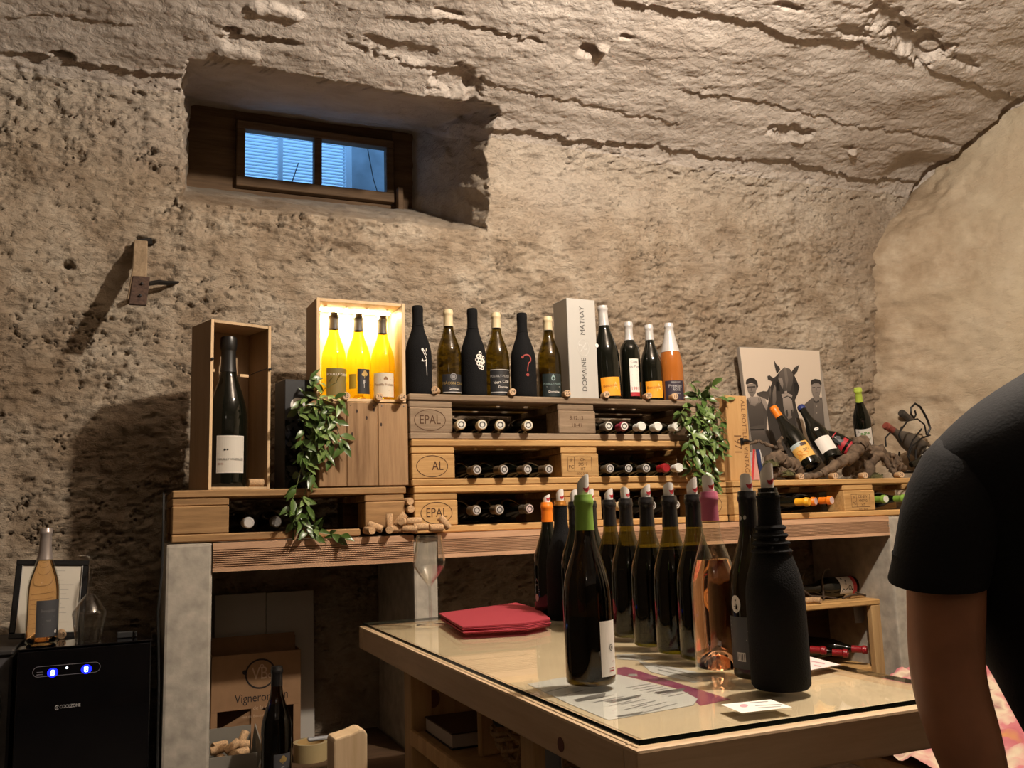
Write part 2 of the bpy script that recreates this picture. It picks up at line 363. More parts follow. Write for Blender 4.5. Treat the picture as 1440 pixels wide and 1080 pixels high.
def render_mat(name, stops, patch, pscale, bump, fine=160):
    mt, t, b = nt(name)
    co = N(t, 'ShaderNodeTexCoord')
    n1 = N(t, 'ShaderNodeTexNoise', i_Scale=pscale, i_Detail=9.0, i_Roughness=.62, i_Distortion=.3); L(t, co.outputs['Object'], n1.inputs['Vector'])
    c1 = ramp(t, n1.outputs[0], stops)
    n2 = N(t, 'ShaderNodeTexNoise', i_Scale=1.7, i_Detail=6.0, i_Roughness=.6); mp = N(t, 'ShaderNodeMapping'); mp.inputs['Location'].default_value = (3, 7, 1); L(t, co.outputs['Object'], mp.inputs['Vector']); L(t, mp.outputs[0], n2.inputs['Vector'])
    f2 = ramp(t, n2.outputs[0], [(.50, (0, 0, 0)), (.62, (.75, .75, .75))])
    mx = N(t, 'ShaderNodeMix', data_type='RGBA'); L(t, f2, mx.inputs[0]); L(t, c1, mx.inputs[6]); mx.inputs[7].default_value = (*patch, 1)
    L(t, mx.outputs[2], b.inputs['Base Color']); b.inputs['Roughness'].default_value = .95; b.inputs['Specular IOR Level'].default_value = .15
    n3 = N(t, 'ShaderNodeTexNoise', i_Scale=fine, i_Detail=4.0, i_Roughness=.65); L(t, co.outputs['Object'], n3.inputs['Vector'])
    m2 = N(t, 'ShaderNodeMapping'); m2.inputs['Scale'].default_value = (1, 1, 2.3); L(t, co.outputs['Object'], m2.inputs['Vector'])
    n4 = N(t, 'ShaderNodeTexNoise', i_Scale=fine * .16, i_Detail=8.0, i_Roughness=.6, i_Distortion=.5); L(t, m2.outputs[0], n4.inputs['Vector'])
    c4 = ramp(t, n4.outputs[0], [(.36, (0, 0, 0)), (.44, (.55, .55, .55)), (.52, (.62, .62, .62)), (.56, (1, 1, 1))])
    bp = N(t, 'ShaderNodeBump', i_Strength=bump, i_Distance=.004); L(t, n3.outputs[0], bp.inputs['Height'])
    bq = N(t, 'ShaderNodeBump', i_Strength=bump * .9, i_Distance=.007); L(t, c4, bq.inputs['Height']); L(t, bp.outputs[0], bq.inputs['Normal']); L(t, bq.outputs[0], b.inputs['Normal'])
    return mt
M_wall = render_mat('rough_render', [(.3, (.25, .185, .125)), (.5, (.375, .30, .22)), (.68, (.49, .415, .325))], (.25, .18, .118), 7, .8)
M_vault = render_mat('vault_plaster', [(.3, (.40, .345, .295)), (.5, (.50, .44, .385)), (.7, (.56, .50, .445))], (.43, .365, .31), 5, .7, 120)
_t = M_wall.node_tree; _b = _t.nodes['Principled BSDF']; _c = _b.inputs['Base Color'].links[0].from_socket          # paler render just under the vault
_co = N(_t, 'ShaderNodeTexCoord'); _sp = N(_t, 'ShaderNodeSeparateXYZ'); L(_t, _co.outputs['Object'], _sp.inputs[0])
_nz = N(_t, 'ShaderNodeTexNoise', i_Scale=3.0, i_Detail=7.0); L(_t, _co.outputs['Object'], _nz.inputs['Vector'])
_ad = N(_t, 'ShaderNodeMath', operation='MULTIPLY_ADD'); _ad.inputs[1].default_value = .9; L(_t, _nz.outputs[0], _ad.inputs[0]); L(_t, _sp.outputs['Z'], _ad.inputs[2])
_mr = N(_t, 'ShaderNodeMapRange'); _mr.inputs['From Min'].default_value = 2.85; _mr.inputs['From Max'].default_value = 3.30; _mr.inputs['To Max'].default_value = .8; L(_t, _ad.outputs[0], _mr.inputs['Value'])
_mx = N(_t, 'ShaderNodeMix', data_type='RGBA'); L(_t, _mr.outputs[0], _mx.inputs[0]); L(_t, _c, _mx.inputs[6]); _mx.inputs[7].default_value = (.48, .415, .345, 1); L(_t, _mx.outputs[2], _b.inputs['Base Color'])
M_end = render_mat('end_render', [(.3, (.40, .325, .225)), (.5, (.49, .41, .295)), (.7, (.54, .465, .35))], (.44, .355, .25), 4, .5, 130)
_t = M_end.node_tree; _b = _t.nodes['Principled BSDF']; _c = _b.inputs['Base Color'].links[0].from_socket
_co = N(_t, 'ShaderNodeTexCoord'); _sp = N(_t, 'ShaderNodeSeparateXYZ'); L(_t, _co.outputs['Object'], _sp.inputs[0])
_nz = N(_t, 'ShaderNodeTexNoise', i_Scale=6.0, i_Detail=6.0); L(_t, _co.outputs['Object'], _nz.inputs['Vector'])
_ad = N(_t, 'ShaderNodeMath', operation='MULTIPLY_ADD'); _ad.inputs[1].default_value = .7; L(_t, _nz.outputs[0], _ad.inputs[0]); L(_t, _sp.outputs['Y'], _ad.inputs[2])
_mr = N(_t, 'ShaderNodeMapRange'); _mr.inputs['From Min'].default_value = 2.85; _mr.inputs['From Max'].default_value = 3.40; L(_t, _ad.outputs[0], _mr.inputs['Value'])
_n2 = N(_t, 'ShaderNodeTexNoise', i_Scale=7.0, i_Detail=9.0, i_Roughness=.62); L(_t, _co.outputs['Object'], _n2.inputs['Vector'])
_c2 = ramp(_t, _n2.outputs[0], [(.3, (.26, .185, .115)), (.5, (.40, .31, .215)), (.68, (.52, .43, .32))])
_mx = N(_t, 'ShaderNodeMix', data_type='RGBA'); L(_t, _mr.outputs[0], _mx.inputs[0]); L(_t, _c, _mx.inputs[6]); L(_t, _c2, _mx.inputs[7]); L(_t, _mx.outputs[2], _b.inputs['Base Color'])
split = np.searchsorted(SS, SPR)
keep_w = ~hole[:split]; grid_obj('wall_back', F[:split][keep_w], co_all, M_wall)
keep_c = ~hole[split:]; grid_obj('ceiling', F[split:][keep_c], co_all, M_vault)
# end wall on the right, leaning out a little as it rises
VY = axis([(-2.4, 1.4, .1), (1.4, 3.22, .012)]); VZ = axis([(0, 1.3, .1), (1.3, 3.5, .012)])
A, B = np.meshgrid(VY, VZ)
ex = XR(B) + .012 * fbm(A * 2.2, B * 2.2, 3, 7) + .004 * fbm(A * 18, B * 24, 4, 8, .6) - .008 * (1 - smooth(0, .05, np.abs(fbm(A * 4, B * 9, 3, 12)))) * smooth(.1, .4, fbm(A * 2, B * 2, 2, 17))
ex = ex - .24 * np.exp(-((YW + .05 - A) / .27) ** 2) * (1 - smooth(2.5, 2.9, B))
ex = ex + (.014 * fbm(A * 9, B * 14, 3, 19) + .010 * np.floor(2.5 * fbm(A * 12, B * 20, 3, 23)) / 2.5) * smooth(2.55, 3.0, A + .1 * fbm(A * 5, B * 5, 2, 3))       # the corner is rounded off with render
ii = np.arange(A.size).reshape(A.shape); FE = np.stack([ii[:-1, :-1], ii[1:, :-1], ii[1:, 1:], ii[:-1, 1:]], -1)
top_lim = np.interp(A, PA[::-1, 0], np.where(PA[::-1, 1] < 2.7, 2.7, PA[::-1, 1])) + .16
grid_obj('wall_right', FE[(B < top_lim)[:-1, :-1]], np.stack([ex, A, B], -1).reshape(-1, 3), M_end)
for nm, g in (('wall_left', G().box(-1.9, -1.8, -2.5, 3.2, 0, 3.5)), ('wall_front', G().box(-1.9, 3.9, -2.5, -2.38, 0, 3.5))):
    o = obj(nm, g, plain('dark_cellar_wall', (.10, .075, .05), .95, noise=.3, nscale=5)); o['kind'] = 'structure'
M_floor = plain('concrete_floor', (.11, .095, .08), .8, noise=.25, nscale=6, bump=.2)
o = obj('floor', G().box(-1.9, 3.9, -2.5, 3.2, -.1, 0), M_floor); o['kind'] = 'structure'
# ------------------------------------------------------------------ materials of the furnishings
M_pal_old = wood('weathered_pallet_wood', (.115, .075, .045), (.34, .25, .165), 'x', rough=.8, bump=.5)
M_pal = wood('pine_pallet_wood', (.33, .170, .055), (.68, .425, .175), 'x', rough=.65)
M_pal_brown = wood('brown_pallet_wood', (.13, .068, .028), (.42, .25, .11), 'x', rough=.7, bump=.4)
M_beam = wood('pinkish_deck_board', (.44, .24, .13), (.75, .475, .30), 'x', rough=.6)
M_crate = wood('oiled_crate_board', (.15, .080, .036), (.38, .235, .12), 'z', rough=.6, scale=.8)
M_box = wood('pale_box_wood', (.50, .33, .17), (.68, .49, .29), 'z', rough=.55, bump=.08)
M_box_side = wood('box_side_wood', (.30, .19, .10), (.40, .27, .155), 'z', rough=.6, bump=.08)
M_table = wood('light_table_wood', (.50, .34, .20), (.68, .51, .335), 'y', rough=.5, bump=.1)
M_table_x = wood('light_table_wood_cross', (.50, .34, .20), (.68, .51, .335), 'x', rough=.5, bump=.1)
M_leg = wood('yellow_pine', (.34, .20, .085), (.55, .36, .17), 'z', rough=.55, bump=.12)
M_plank = wood('wine_crate_board', (.42, .23, .085), (.56, .34, .145), 'z', rough=.6, bump=.1)
M_concrete = plain('cast_concrete', (.42, .38, .32), .9, noise=.22, nscale=26, bump=.35)
M_ink = plain('burnt_stamp', (.085, .040, .018), .9)
M_black = plain('black_print', (.012, .011, .010), .7)
M_white = plain('white_paper', (.80, .76, .70), .7)
M_iron = plain('black_iron', (.02, .018, .017), .45, metal=.6)
M_rust = plain('rusty_iron', (.085, .050, .036), .75, metal=.3, noise=.4, nscale=90, bump=.3)
M_steel = plain('zinc_bracket', (.12, .12, .13), .35, metal=.9)

# ------------------------------------------------------------------ window at the end of the deep opening
wy = YW - .01 + DEPTH
M_frame = wood('brown_window_wood', (.08, .045, .024), (.22, .135, .072), 'x', rough=.7)
wnd = thing('window_1', None, None, (0, 0, 0)); wnd['kind'] = 'structure'
P = lambda x, y: atY(x, y, wy - .03)
a, b, c_, d_ = P(333, 171), P(552, 201), P(553, 294), P(331, 255)
x0, x1, z0, z1 = (a.x + d_.x) / 2, (b.x + c_.x) / 2, (c_.z + d_.z) / 2, (a.z + b.z) / 2
fw = .036
bx('frame_rail', x0, x1, wy - .055, wy - .005, z1 - fw, z1, M_frame, wnd); bx('frame_rail', x0, x1, wy - .055, wy - .005, z0, z0 + fw * 1.25, M_frame, wnd)
bx('frame_stile', x0, x0 + fw, wy - .053, wy - .005, z0 + fw * 1.25, z1 - fw, M_frame, wnd); bx('frame_stile', x1 - fw, x1, wy - .053, wy - .005, z0 + fw * 1.25, z1 - fw, M_frame, wnd)
xm = P(446, 225).x
bx('mullion', xm - .017, xm + .017, wy - .056, wy - .005, z0 + fw * 1.25, z1 - fw, M_frame, wnd)
M_pane = thin_glass('window_glass', (.93, .97, .98), base=.02, edge=.5)
for q0, q1 in ((x0 + fw, xm - .017), (xm + .017, x1 - fw)):
    obj('pane', G().box(q0 - .004, q1 + .004, wy - .03, wy - .027, z0 + .03, z1 - .03), M_pane, wnd)
bx('window_catch', x1 + .005, x1 + .03, wy - .10, wy - .06, z0 - .05, z0 + .06, M_frame, wnd)
bx('fixed_frame', x0 - .24, x0, wy - .02, wy + .04, z0 - .06, z1 + .06, M_frame, wnd); bx('fixed_frame', x1, x1 + .14, wy - .02, wy + .04, z0 - .06, z1 + .06, M_frame, wnd)
bx('fixed_frame', x0 - .24, x1 + .14, wy - .015, wy + .04, z1, z1 + .10, M_frame, wnd); bx('fixed_frame', x0 - .24, x1 + .14, wy - .015, wy + .04, z0 - .1, z0, M_frame, wnd)
# the light shaft outside: a louvred shutter and a pale plastered corner
M_slat = plain('pale_shutter_paint', (.88, .92, .94), .5); M_shaft = plain('pale_outside_render', (.45, .47, .48), .9, noise=.25, nscale=9)
sh = thing('louvred_shutter', 'pale louvred shutter seen outside through the small cellar window', 'shutter', (x0 - .1, wy + .35, z0 - .25))
for i in range(54):
    g = G().box(0, .66, -.002, .002, -.0068, .0068).xf(Matrix.Translation((0, 0, i * .017 + .02)) @ Matrix.Rotation(-.75, 4, 'X')); obj('slat', g, M_slat, sh)
bx('shutter_stile', .33, .355, -.014, .006, 0, .92, M_slat, sh); bx('shutter_stile', -.03, 0, -.02, .02, 0, .92, M_slat, sh); bx('shutter_stile', .66, .69, -.02, .02, 0, .92, M_slat, sh)
o = obj('trim_1', G().box(x0 + .56, x0 + 1.3, wy + .36, wy + .40, z0 - .4, z1 + .6), M_shaft); o['kind'] = 'structure'
for nm, pts in (('twig', [(x1 - .10, wy + .12, z1 + .12), (x1 - .06, wy + .10, z0 + .16), (x1 - .03, wy + .043, z0 - .004)]), ('twig', [(xm + .02, wy + .1, z0 + .05), (xm + .1, wy + .12, z0 + .085), (x1 - .06, wy + .042, z0 - .004)]), ('twig', [(xm - .14, wy + .042, z0 - .004), (xm - .09, wy + .11, z0 + .10), (xm - .06, wy + .11, z0 + .2)])):
    o = obj(nm, G().tube(pts, .0025, 5), plain('dry_twig', (.10, .11, .11), .9)); 
    tag(o, {0: 'bare twig hanging outside the right-hand pane of the cellar window', 1: 'bare twig arching along the bottom of the right-hand window pane', 2: 'short dark twig leaning outside the left-hand window pane'}[[q.name for q in bpy.data.objects if q.name.startswith('twig')].index(o.name)], 'twig')

# ------------------------------------------------------------------ counter: concrete partitions, grooved front boards, top
ZC = 1.297; YF = 2.65
def concrete(name, x0, x1, y0, y1, z0, z1):
    bm = bmesh.new(); g = G().box(x0, x1, y0, y1, z0, z1)
    o = obj(name, g, M_concrete, bevel=.008, seg=2); o['kind'] = 'structure'; return o
concrete('partition', .083, .204, YF, 3.09, 0, ZC - .003); concrete('partition', .783, .859, YF, 3.09, 0, ZC - .012); concrete('partition', 2.680, 2.80, YF, 3.09, 0, ZC - .004)
def deck(name, x0, x1, z0, z1, label):
    n = 9; pts = [(0, z0), (0, z0 + .012)]; h = (z1 - z0 - .028) / n
    for i in range(n):
        b = z0 + .012 + i * h; pts += [(.0075, b + h * .10), (.0075, b + h * .46), (0, b + h * .56), (0, b + h)]
    pts += [(0, z1)]; t = .028
    v = []; f = []
    ring = [(y, z) for y, z in pts] + [(t, z1), (t, z0)]; m_ = len(ring)
    for x in (x0, x1): v += [(x, YF - .004 + y, z) for y, z in ring]
    f = [(k, (k + 1) % m_, (k + 1) % m_ + m_, k + m_) for k in range(m_)] + [tuple(range(m_ - 1, -1, -1)), tuple(range(m_, 2 * m_))]
    o = obj(name, G().add(v, f), M_beam); return tag(o, label, 'board')
deck('grooved_board', .2045, .7825, 1.214, 1.294, 'grooved reddish deck board below the left pallet, facing the counter')
deck('grooved_board', .8595, 2.679, 1.222, 1.296, 'long grooved reddish deck board under the pallet stack, facing the counter')
for xa, xb, lb in ((.206, .781, 'rough plank worktop under the single left pallet'), (.861, 2.678, 'rough plank worktop under the pallet stack and the vine roots')):
    o = bx('counter_top', xa, xb, YF + .0265, 3.085, 1.265, ZC - .002, M_pal_old, None, .002); tag(o, lb, 'worktop')

# ------------------------------------------------------------------ pallets
def pallet(label, loc, rz, width, blocks, mt, stamps=(), depth=.40, group=None, block_mt=None, cutbottom=None):
    t = thing('pallet', label, 'pallet', loc, rz, group)
    for y0, y1 in ((0, .098), (.15, .25), (.30, .40)): bx('top_board', 0, width, y0 if y0 else .0, y1, .1222, .144, mt, t, .0035)
    for i, (p, q) in enumerate(blocks):
        bx('stringer', p, q - .004 * (i % 2), .004, depth, .1003, .1218, mt, t, .003)
        bx('block', p + .001, q, .0015, .098, .0222, .0999, block_mt or mt, t, .003); bx('block', p, q, .302, .40, .0222, .0999, block_mt or mt, t, .003)
    bx('bottom_board', .0, cutbottom or width, .0, .040, .0, .0218, mt, t, .0035); bx('bottom_board', 0, width, .36, .40, 0, .0218, mt, t, .003)
    for dd in stamps: obj('stamp', dd.flat(-.0008), M_ink, t)
    return t
def epal(x=.067, z=.061, full=True):
    q = D().ring(x, z, .052, .034, .0022, 40)
    if full: q.text('EPAL', x, z, .040, squeeze=.82)
    else: q.text('AL', x + .018, z, .040, squeeze=.82)
    return q
def heat(x, z, rows):
    q = D(); q.line([(x - .045, z - .024), (x + .045, z - .024), (x + .045, z + .024), (x - .045, z + .024), (x - .045, z - .024)], .0015); q.line([(x - .02, z - .024), (x - .02, z + .024)], .0015)
    q.text('IP', x - .032, z + .012, .016).text('PC', x - .032, z - .010, .016)
    for i, r_ in enumerate(rows): q.text(r_, x + .012, z + .014 - i * .0155, .014)
    q.text('07C 3-25', x + .01, z - .033, .011); return q
PW = 1.176; BL = [(0, .142), (.517, .658), (1.034, PW)]
SX, SY = .780, 2.663
pallet('weathered grey-brown pallet topping the stack of three', (SX, SY, 1.2975 + .2892), .014, PW, BL, M_pal_old, [epal(), D().text('8.12.13', .585, .075, .018).text('10-41', .585, .05, .018)], group='pallet stack')
pallet('pine pallet in the middle of the stack of three', (SX + .004, SY - .002, 1.2975 + .1446), .014, PW, BL, M_pal, [epal(full=False), heat(.585, .065, ['CH', '50517', 'HT'])], group='pallet stack')
pallet('pale pine pallet at the bottom of the stack of three', (SX + .010, SY - .004, 1.2975), .022, PW, BL, M_pal, [epal(.072), D().ring(1.10, .061, .052, .034, .0022, 40).text('EUR', 1.10, .061, .036)], group='pallet stack')
pallet('short cut brown pallet carrying the two gift boxes and plank crate', (.095, 2.66, 1.2975), .0, .670, [(0, .152), (.542, .668)], M_pal_brown, depth=.40, cutbottom=.528)
pallet('orange pine pallet under the vine roots and the canvas photo', (1.972, 2.655, 1.2975), .0, 1.075, [(0, .135), (.505, .658), (.95, 1.075)], M_pal, [heat(.585, .061, ['DE-BW', '490702', 'HT'])])

# ------------------------------------------------------------------ the table: glass sheet on a wooden frame
TX0, TX1, TY0, TY1, ZT = .562, 1.138, .978, 2.425, 1.0645
tb = thing('tasting_table', 'light wooden tasting table covered with a thick glass sheet', 'table', (.85, 1.7, 0))
def tbx(name, x0, x1, y0, y1, z0, z1, mt, bev=.004, seg=2): return bx(name, x0 - .85, x1 - .85, y0 - 1.7, y1 - 1.7, z0, z1, mt, tb, bev, seg)
tbx('side_rail', TX0, TX0 + .034, TY0 + .0345, TY1 - .0345, 1.008, ZT, M_table); tbx('side_rail', TX1 - .034, TX1, TY0 + .0345, TY1 - .0345, 1.008, ZT, M_table)
tbx('end_rail', TX0, TX1, TY0, TY0 + .034, 1.008, ZT, M_table_x); tbx('end_rail', TX0, TX1, TY1 - .034, TY1, 1.008, ZT, M_table_x)
M_top = plain('pale_table_board', (.68, .55, .375), .6, noise=.07, nscale=7)
tbx('table_board', TX0 + .0345, TX1 - .0345, TY0 + .0345, TY1 - .0345, 1.034, ZT - .0006, M_top, .001, 1)
M_sheet = thin_glass('table_glass', (.985, .985, .965), base=.03, edge=.62, power=5.0)
tbx('glass_sheet', TX0 + .010, TX1 - .008, TY0 + .012, TY1 - .006, ZT + .0014, ZT + .0094, M_sheet, .0008, 1)
# the sheet's polished edge, dark green
eg = G(); q0, q1, q2, q3 = TX0 + .0098 - .85, TX1 - .0078 - .85, TY0 + .0118 - 1.7, TY1 - .0058 - 1.7
for (xa, ya), (xb, yb) in (((q0, q2), (q1, q2)), ((q1, q2), (q1, q3)), ((q1, q3), (q0, q3)), ((q0, q3), (q0, q2))):
    eg.add([(xa, ya, ZT + .0022), (xb, yb, ZT + .0022), (xb, yb, ZT + .0088), (xa, ya, ZT + .0088)], [(0, 1, 2, 3)])
obj('glass_edge', eg, plain('dark_glass_edge', (.004, .010, .008), .15), tb, fix=False)
GT = ZT + .0098                                                   # top of the glass
for lx, ly in ((TX0 + .036, 2.062), (TX0 + .036, 1.365), (TX1 - .085, 2.062), (TX1 - .085, 1.365)): tbx('leg', lx, lx + .05, ly, ly + .06, 0, 1.033, M_leg, .004)
tbx('end_panel', TX0 + .088, TX1 - .087, 2.085, 2.105, .40, 1.005, M_leg, .003, 1)
obj('knot', D().disc(-.192, .925, .017, .020).flat(.0008), plain('red_knot', (.13, .035, .018), .6), tb, loc=(0, .385, 0))
tbx('shelf', TX0 + .040, TX1 - .04, 1.426, 2.061, .845, .863, M_leg, .003, 1); tbx('shelf_edge', TX0 + .028, TX0 + .039, 1.43, 2.055, .838, .872, M_leg, .002, 1)
pbk = atX(778, 1064, .600); obj('corner_bracket', G().box(-.254, -.250, pbk.y - 1.7 - .030, pbk.y - 1.7 + .022, .935, 1.0335), M_steel, tb, bevel=.001); pkn = atX(789, 1047, TX0)
obj('knot', G().lathe([(0, 0), (.010, 0), (.010, .001), (0, .0012)], 14).xf(Matrix.Translation((-.2882, pkn.y - 1.7, pkn.z)) @ Matrix.Rotation(-PI / 2, 4, 'Y')), plain('red_knot', (.1, .03, .01)), tb)

# ------------------------------------------------------------------ printed sheets under the glass
M_grey = plain('grey_print', (.30, .29, .28), .8); M_purple = plain('purple_print', (.24, .035, .10), .6); M_pink = plain('pink_print', (.62, .30, .34), .7)
def sheet(name, label, pts, z, mt, prints=(), cat='leaflet', bend=0):
    """a paper lying flat; pts are photo points of its outline"""
    w_ = [atZ(x, y, z) for x, y in pts]; c = sum(w_, Vector()) / len(w_)
    g = G(); n = len(w_); g.v = [(p.x - c.x, p.y - c.y, 0) for p in w_] + [(p.x - c.x, p.y - c.y, .0005) for p in w_]
    g.f = [tuple(range(n - 1, -1, -1)), tuple(range(n, 2 * n))] + [(k, (k + 1) % n, (k + 1) % n + n, k + n) for k in range(n)]
    t = thing(name, label, cat, c); obj('paper', g, mt, t)
    for nm, dd, m_ in prints:
        g = G(); g.v = []
        for x, y in dd.v: p = atZ(x, y, z); g.v.append((p.x - c.x, p.y - c.y, .0008))
        g.f = dd.f; obj(nm, g, m_, t, fix=False)
    return t
zp = ZT - .0003
txt = D()
for y in range(0, 7):
    txt.line([(768 + y * 22, 974 + y * 5), (800 + y * 22, 966 + y * 5)], 1.1); txt.line([(828 + y * 15, 985 + y * 2.2), (862 + y * 15, 978 + y * 2.0)], .9); txt.line([(880 + y * 10, 968 + y * 2), (915 + y * 9, 962 + y * 2)], .9)
arrows = D().poly([(806, 985), (852, 975), (850, 981), (812, 988)]).poly([(850, 987), (903, 977), (899, 981), (860, 989)]).poly([(920, 974), (965, 968), (960, 972), (925, 977)]).poly([(865, 1008), (905, 1001), (900, 1005), (872, 1009)])
sheet('tasting_sheet', 'large grey tasting leaflet under the glass beside the green-capped bottle', [(742, 962), (790, 953), (870, 949), (960, 972), (981, 983), (975, 992), (856, 1013), (800, 990)], zp, plain('grey_leaflet', (.66, .655, .63), .8), [('printed_lines', txt, M_grey), ('printed_marks', arrows, plain('dark_print', (.16, .15, .14), .8))])
sheet('purple_leaflet', 'dark purple leaflet under the glass, half hidden by the grey tasting sheet', [(868, 940), (880, 938), (1028, 984), (985, 993), (975, 985), (950, 968), (880, 951), (868, 952)], zp - .0006, M_purple, [('printed_patch', D().disc(890, 950, 7, 1.8), M_grey)])
sheet('map_sheet', 'white printed map lying under the glass beneath the dark bottle row', [(898, 930), (935, 936), (1015, 953), (1000, 957), (975, 960), (915, 945)], zp, plain('white_leaflet', (.66, .65, .64), .8), [('printed_lines', D().line([(920, 937), (975, 949)], 1).line([(925, 942), (980, 955)], 1), M_grey)])
sheet('small_map', 'small torn map scrap under the glass behind the green-capped bottle', [(866, 921), (890, 920), (925, 926), (900, 929), (868, 927)], zp, plain('white_leaflet', (.66, .65, .64)), [('printed_lines', D().line([(872, 924), (900, 926)], 1.2), M_grey)])
sheet('pink_leaflet', 'pale pink printed leaflet on the table, right of the large black sleeve', [(1128, 925), (1140, 924), (1182, 935), (1138, 943)], GT + .0004, plain('blush_leaflet', (.66, .55, .53)), [('printed_marks', D().line([(1140, 930), (1160, 934)], 1.5).line([(1145, 936), (1155, 938)], 1.5), plain('rose_print', (.45, .25, .27)))])
sheet('business_card', 'white card with a pink and grey print, at the front edge of the table', [(1014, 991), (1084, 984), (1114, 995), (1043, 1003)], GT + .0004, M_white, [('printed_patch', D().disc(1046, 993, 6, 2.2), M_pink), ('printed_lines', D().line([(1055, 989), (1080, 987)], 1).line([(1062, 993), (1100, 991)], .8).line([(1066, 996), (1098, 994)], .8), M_grey)], cat='card')
# napkins: a stack of folded red paper
M_nap = plain('red_napkin_paper', (.30, .022, .038), .85, bump=.1, nscale=200)
na = [atZ(x, y, GT) for x, y in ((619, 872), (652, 893), (740, 888), (775, 881), (757, 866), (728, 858))]
nc = sum(na, Vector()) / len(na); t = thing('napkin_stack', 'stack of folded dark red paper napkins beside the wine glass', 'napkins', nc)
for i in range(5):
    z = .0008 + i * .0034; g = G(); jig = [(rnd.uniform(-.004, .004), rnd.uniform(-.006, .006)) for _ in na]; n = len(na)
    lo = [(p.x - nc.x + j[0], p.y - nc.y + j[1], z) for p, j in zip(na, jig)]; hi = [(x, y, z_ + .0030 + .004 * (i == 4) * rnd.random()) for x, y, z_ in lo]
    g.v = lo + hi; g.f = [tuple(range(n - 1, -1, -1)), tuple(range(n, 2 * n))] + [(k, (k + 1) % n, (k + 1) % n + n, k + n) for k in range(n)]
    obj('napkin', g, M_nap, t, bevel=.001)
# ------------------------------------------------------------------ bottles
PROF_B = {
 'burgundy': [(0, .024), (.012, .021), (.024, .009), (.032, .001), (.037, 0), (.0403, .003), (.041, .010), (.041, .128), (.0402, .143), (.0378, .159), (.034, .173), (.0295, .187), (.0245, .201), (.0202, .214), (.0173, .226), (.0158, .239), (.0149, .255), (.0145, .275), (.0146, .2815), (.0160, .2822), (.0160, .2885), (.0147, .2895), (.0143, .296), (.009, .2962), (0, .2955)],
 'bordeaux': [(0, .022), (.012, .019), (.024, .008), (.030, .001), (.034, 0), (.0372, .003), (.038, .010), (.038, .182), (.0370, .194), (.0335, .206), (.0275, .216), (.0210, .223), (.0170, .231), (.0152, .242), (.0146, .262), (.0145, .280), (.0160, .2807), (.0160, .2875), (.0146, .2885), (.0143, .296), (.009, .2962), (0, .2955)],
 'sparkling': [(0, .026), (.014, .022), (.026, .009), (.035, .001), (.040, 0), (.0435, .004), (.044, .012), (.044, .118), (.0430, .138), (.0400, .160), (.0355, .182), (.0305, .202), (.0255, .222), (.0212, .240), (.0180, .256), (.0160, .270), (.0152, .280), (.0168, .281), (.0170, .287), (.0150, .288), (.0143, .2955), (.009, .2958), (0, .2955)],
}
def prof_r(kind, H, R):
    pr = [p for p in PROF_B[kind] if p[0] > .0142 and p[1] >= 0][1:]
    pr = [p for i, p in enumerate(pr) if i == 0 or p[1] >= pr[i - 1][1]]
    zs = [p[1] * H / .296 for p in pr]; r_ = [p[0] * R / .041 for p in pr]
    return lambda z: float(np.interp(z, zs, r_))
GDARK = plain('dark_bottle_glass', (.0045, .005, .003), .05, spec=.55)
GOLIVE = thin_glass('olive_bottle_glass', (.39, .32, .065), base=.045, edge=.55)
GGREEN = thin_glass('green_bottle_glass', (.50, .46, .10), base=.045, edge=.6)
GYEL = thin_glass('yellow_wine_glass', (.885, .765, .14), base=.03, edge=.25)
GPINK = solid_glass('rose_wine_glass', (.98, .52, .30), 1.36)
GCLEAR = thin_glass('clear_bottle_glass', (.93, .93, .88), base=.05, edge=.8)
GORANGE = plain('orange_wine_glass', (.36, .11, .018), .06, spec=.6)
SOCK = plain('black_sleeve_fabric', (.0055, .0055, .006), .9, bump=.4, nscale=420, spec=.2)
C_CREAM = plain('cream_capsule', (.66, .54, .33), .38); C_SILVER = plain('silver_capsule', (.62, .60, .58), .30, metal=.25); C_WHITE = plain('white_capsule', (.74, .74, .68), .4)
C_DARKGREY = plain('grey_brown_capsule', (.10, .085, .065), .35); C_BLACK = plain('black_capsule', (.012, .011, .011), .25); C_BRONZE = plain('bronze_capsule', (.17, .125, .08), .35, metal=.3)
C_ORANGE = plain('orange_capsule', (.85, .22, .015), .35); C_COPPER = plain('copper_capsule', (.62, .26, .05), .25, metal=.7); C_GREEN = plain('green_capsule', (.20, .36, .055), .4); C_ROSE = plain('rose_capsule', (.42, .10, .17), .35)
C_RED = plain('red_capsule', (.30, .013, .018), .35); C_WINE = plain('wine_red_capsule', (.28, .03, .06), .35); C_YELLOW = plain('yellow_capsule', (.85, .42, .02), .4); C_BLUE = plain('blue_capsule', (.02, .035, .16), .35); C_RUST = plain('rust_capsule', (.22, .05, .035), .4)
P_BLACK = plain('black_label', (.018, .018, .020), .45); P_WHITE = plain('white_label', (.78, .73, .67), .6); P_CREAM = plain('cream_label', (.60, .54, .43), .6); P_ORANGE = plain('orange_label', (.90, .36, .02), .55); P_GREY = plain('charcoal_label', (.06, .06, .065), .5)
P_GOLD = plain('gold_print', (.62, .44, .16), .3, metal=.6); P_SILV = plain('silver_print', (.62, .60, .58), .35, metal=.4); P_RED = plain('red_print', (.42, .02, .03), .6); P_TEAL = plain('pale_teal_print', (.25, .36, .35), .5); P_REDSOFT = plain('brick_red_print', (.30, .04, .03), .7); P_GREENP = plain('leaf_green_print', (.20, .34, .14), .6); P_PURPLE = plain('dark_purple_label', (.035, .025, .04), .5)
_bc = {}
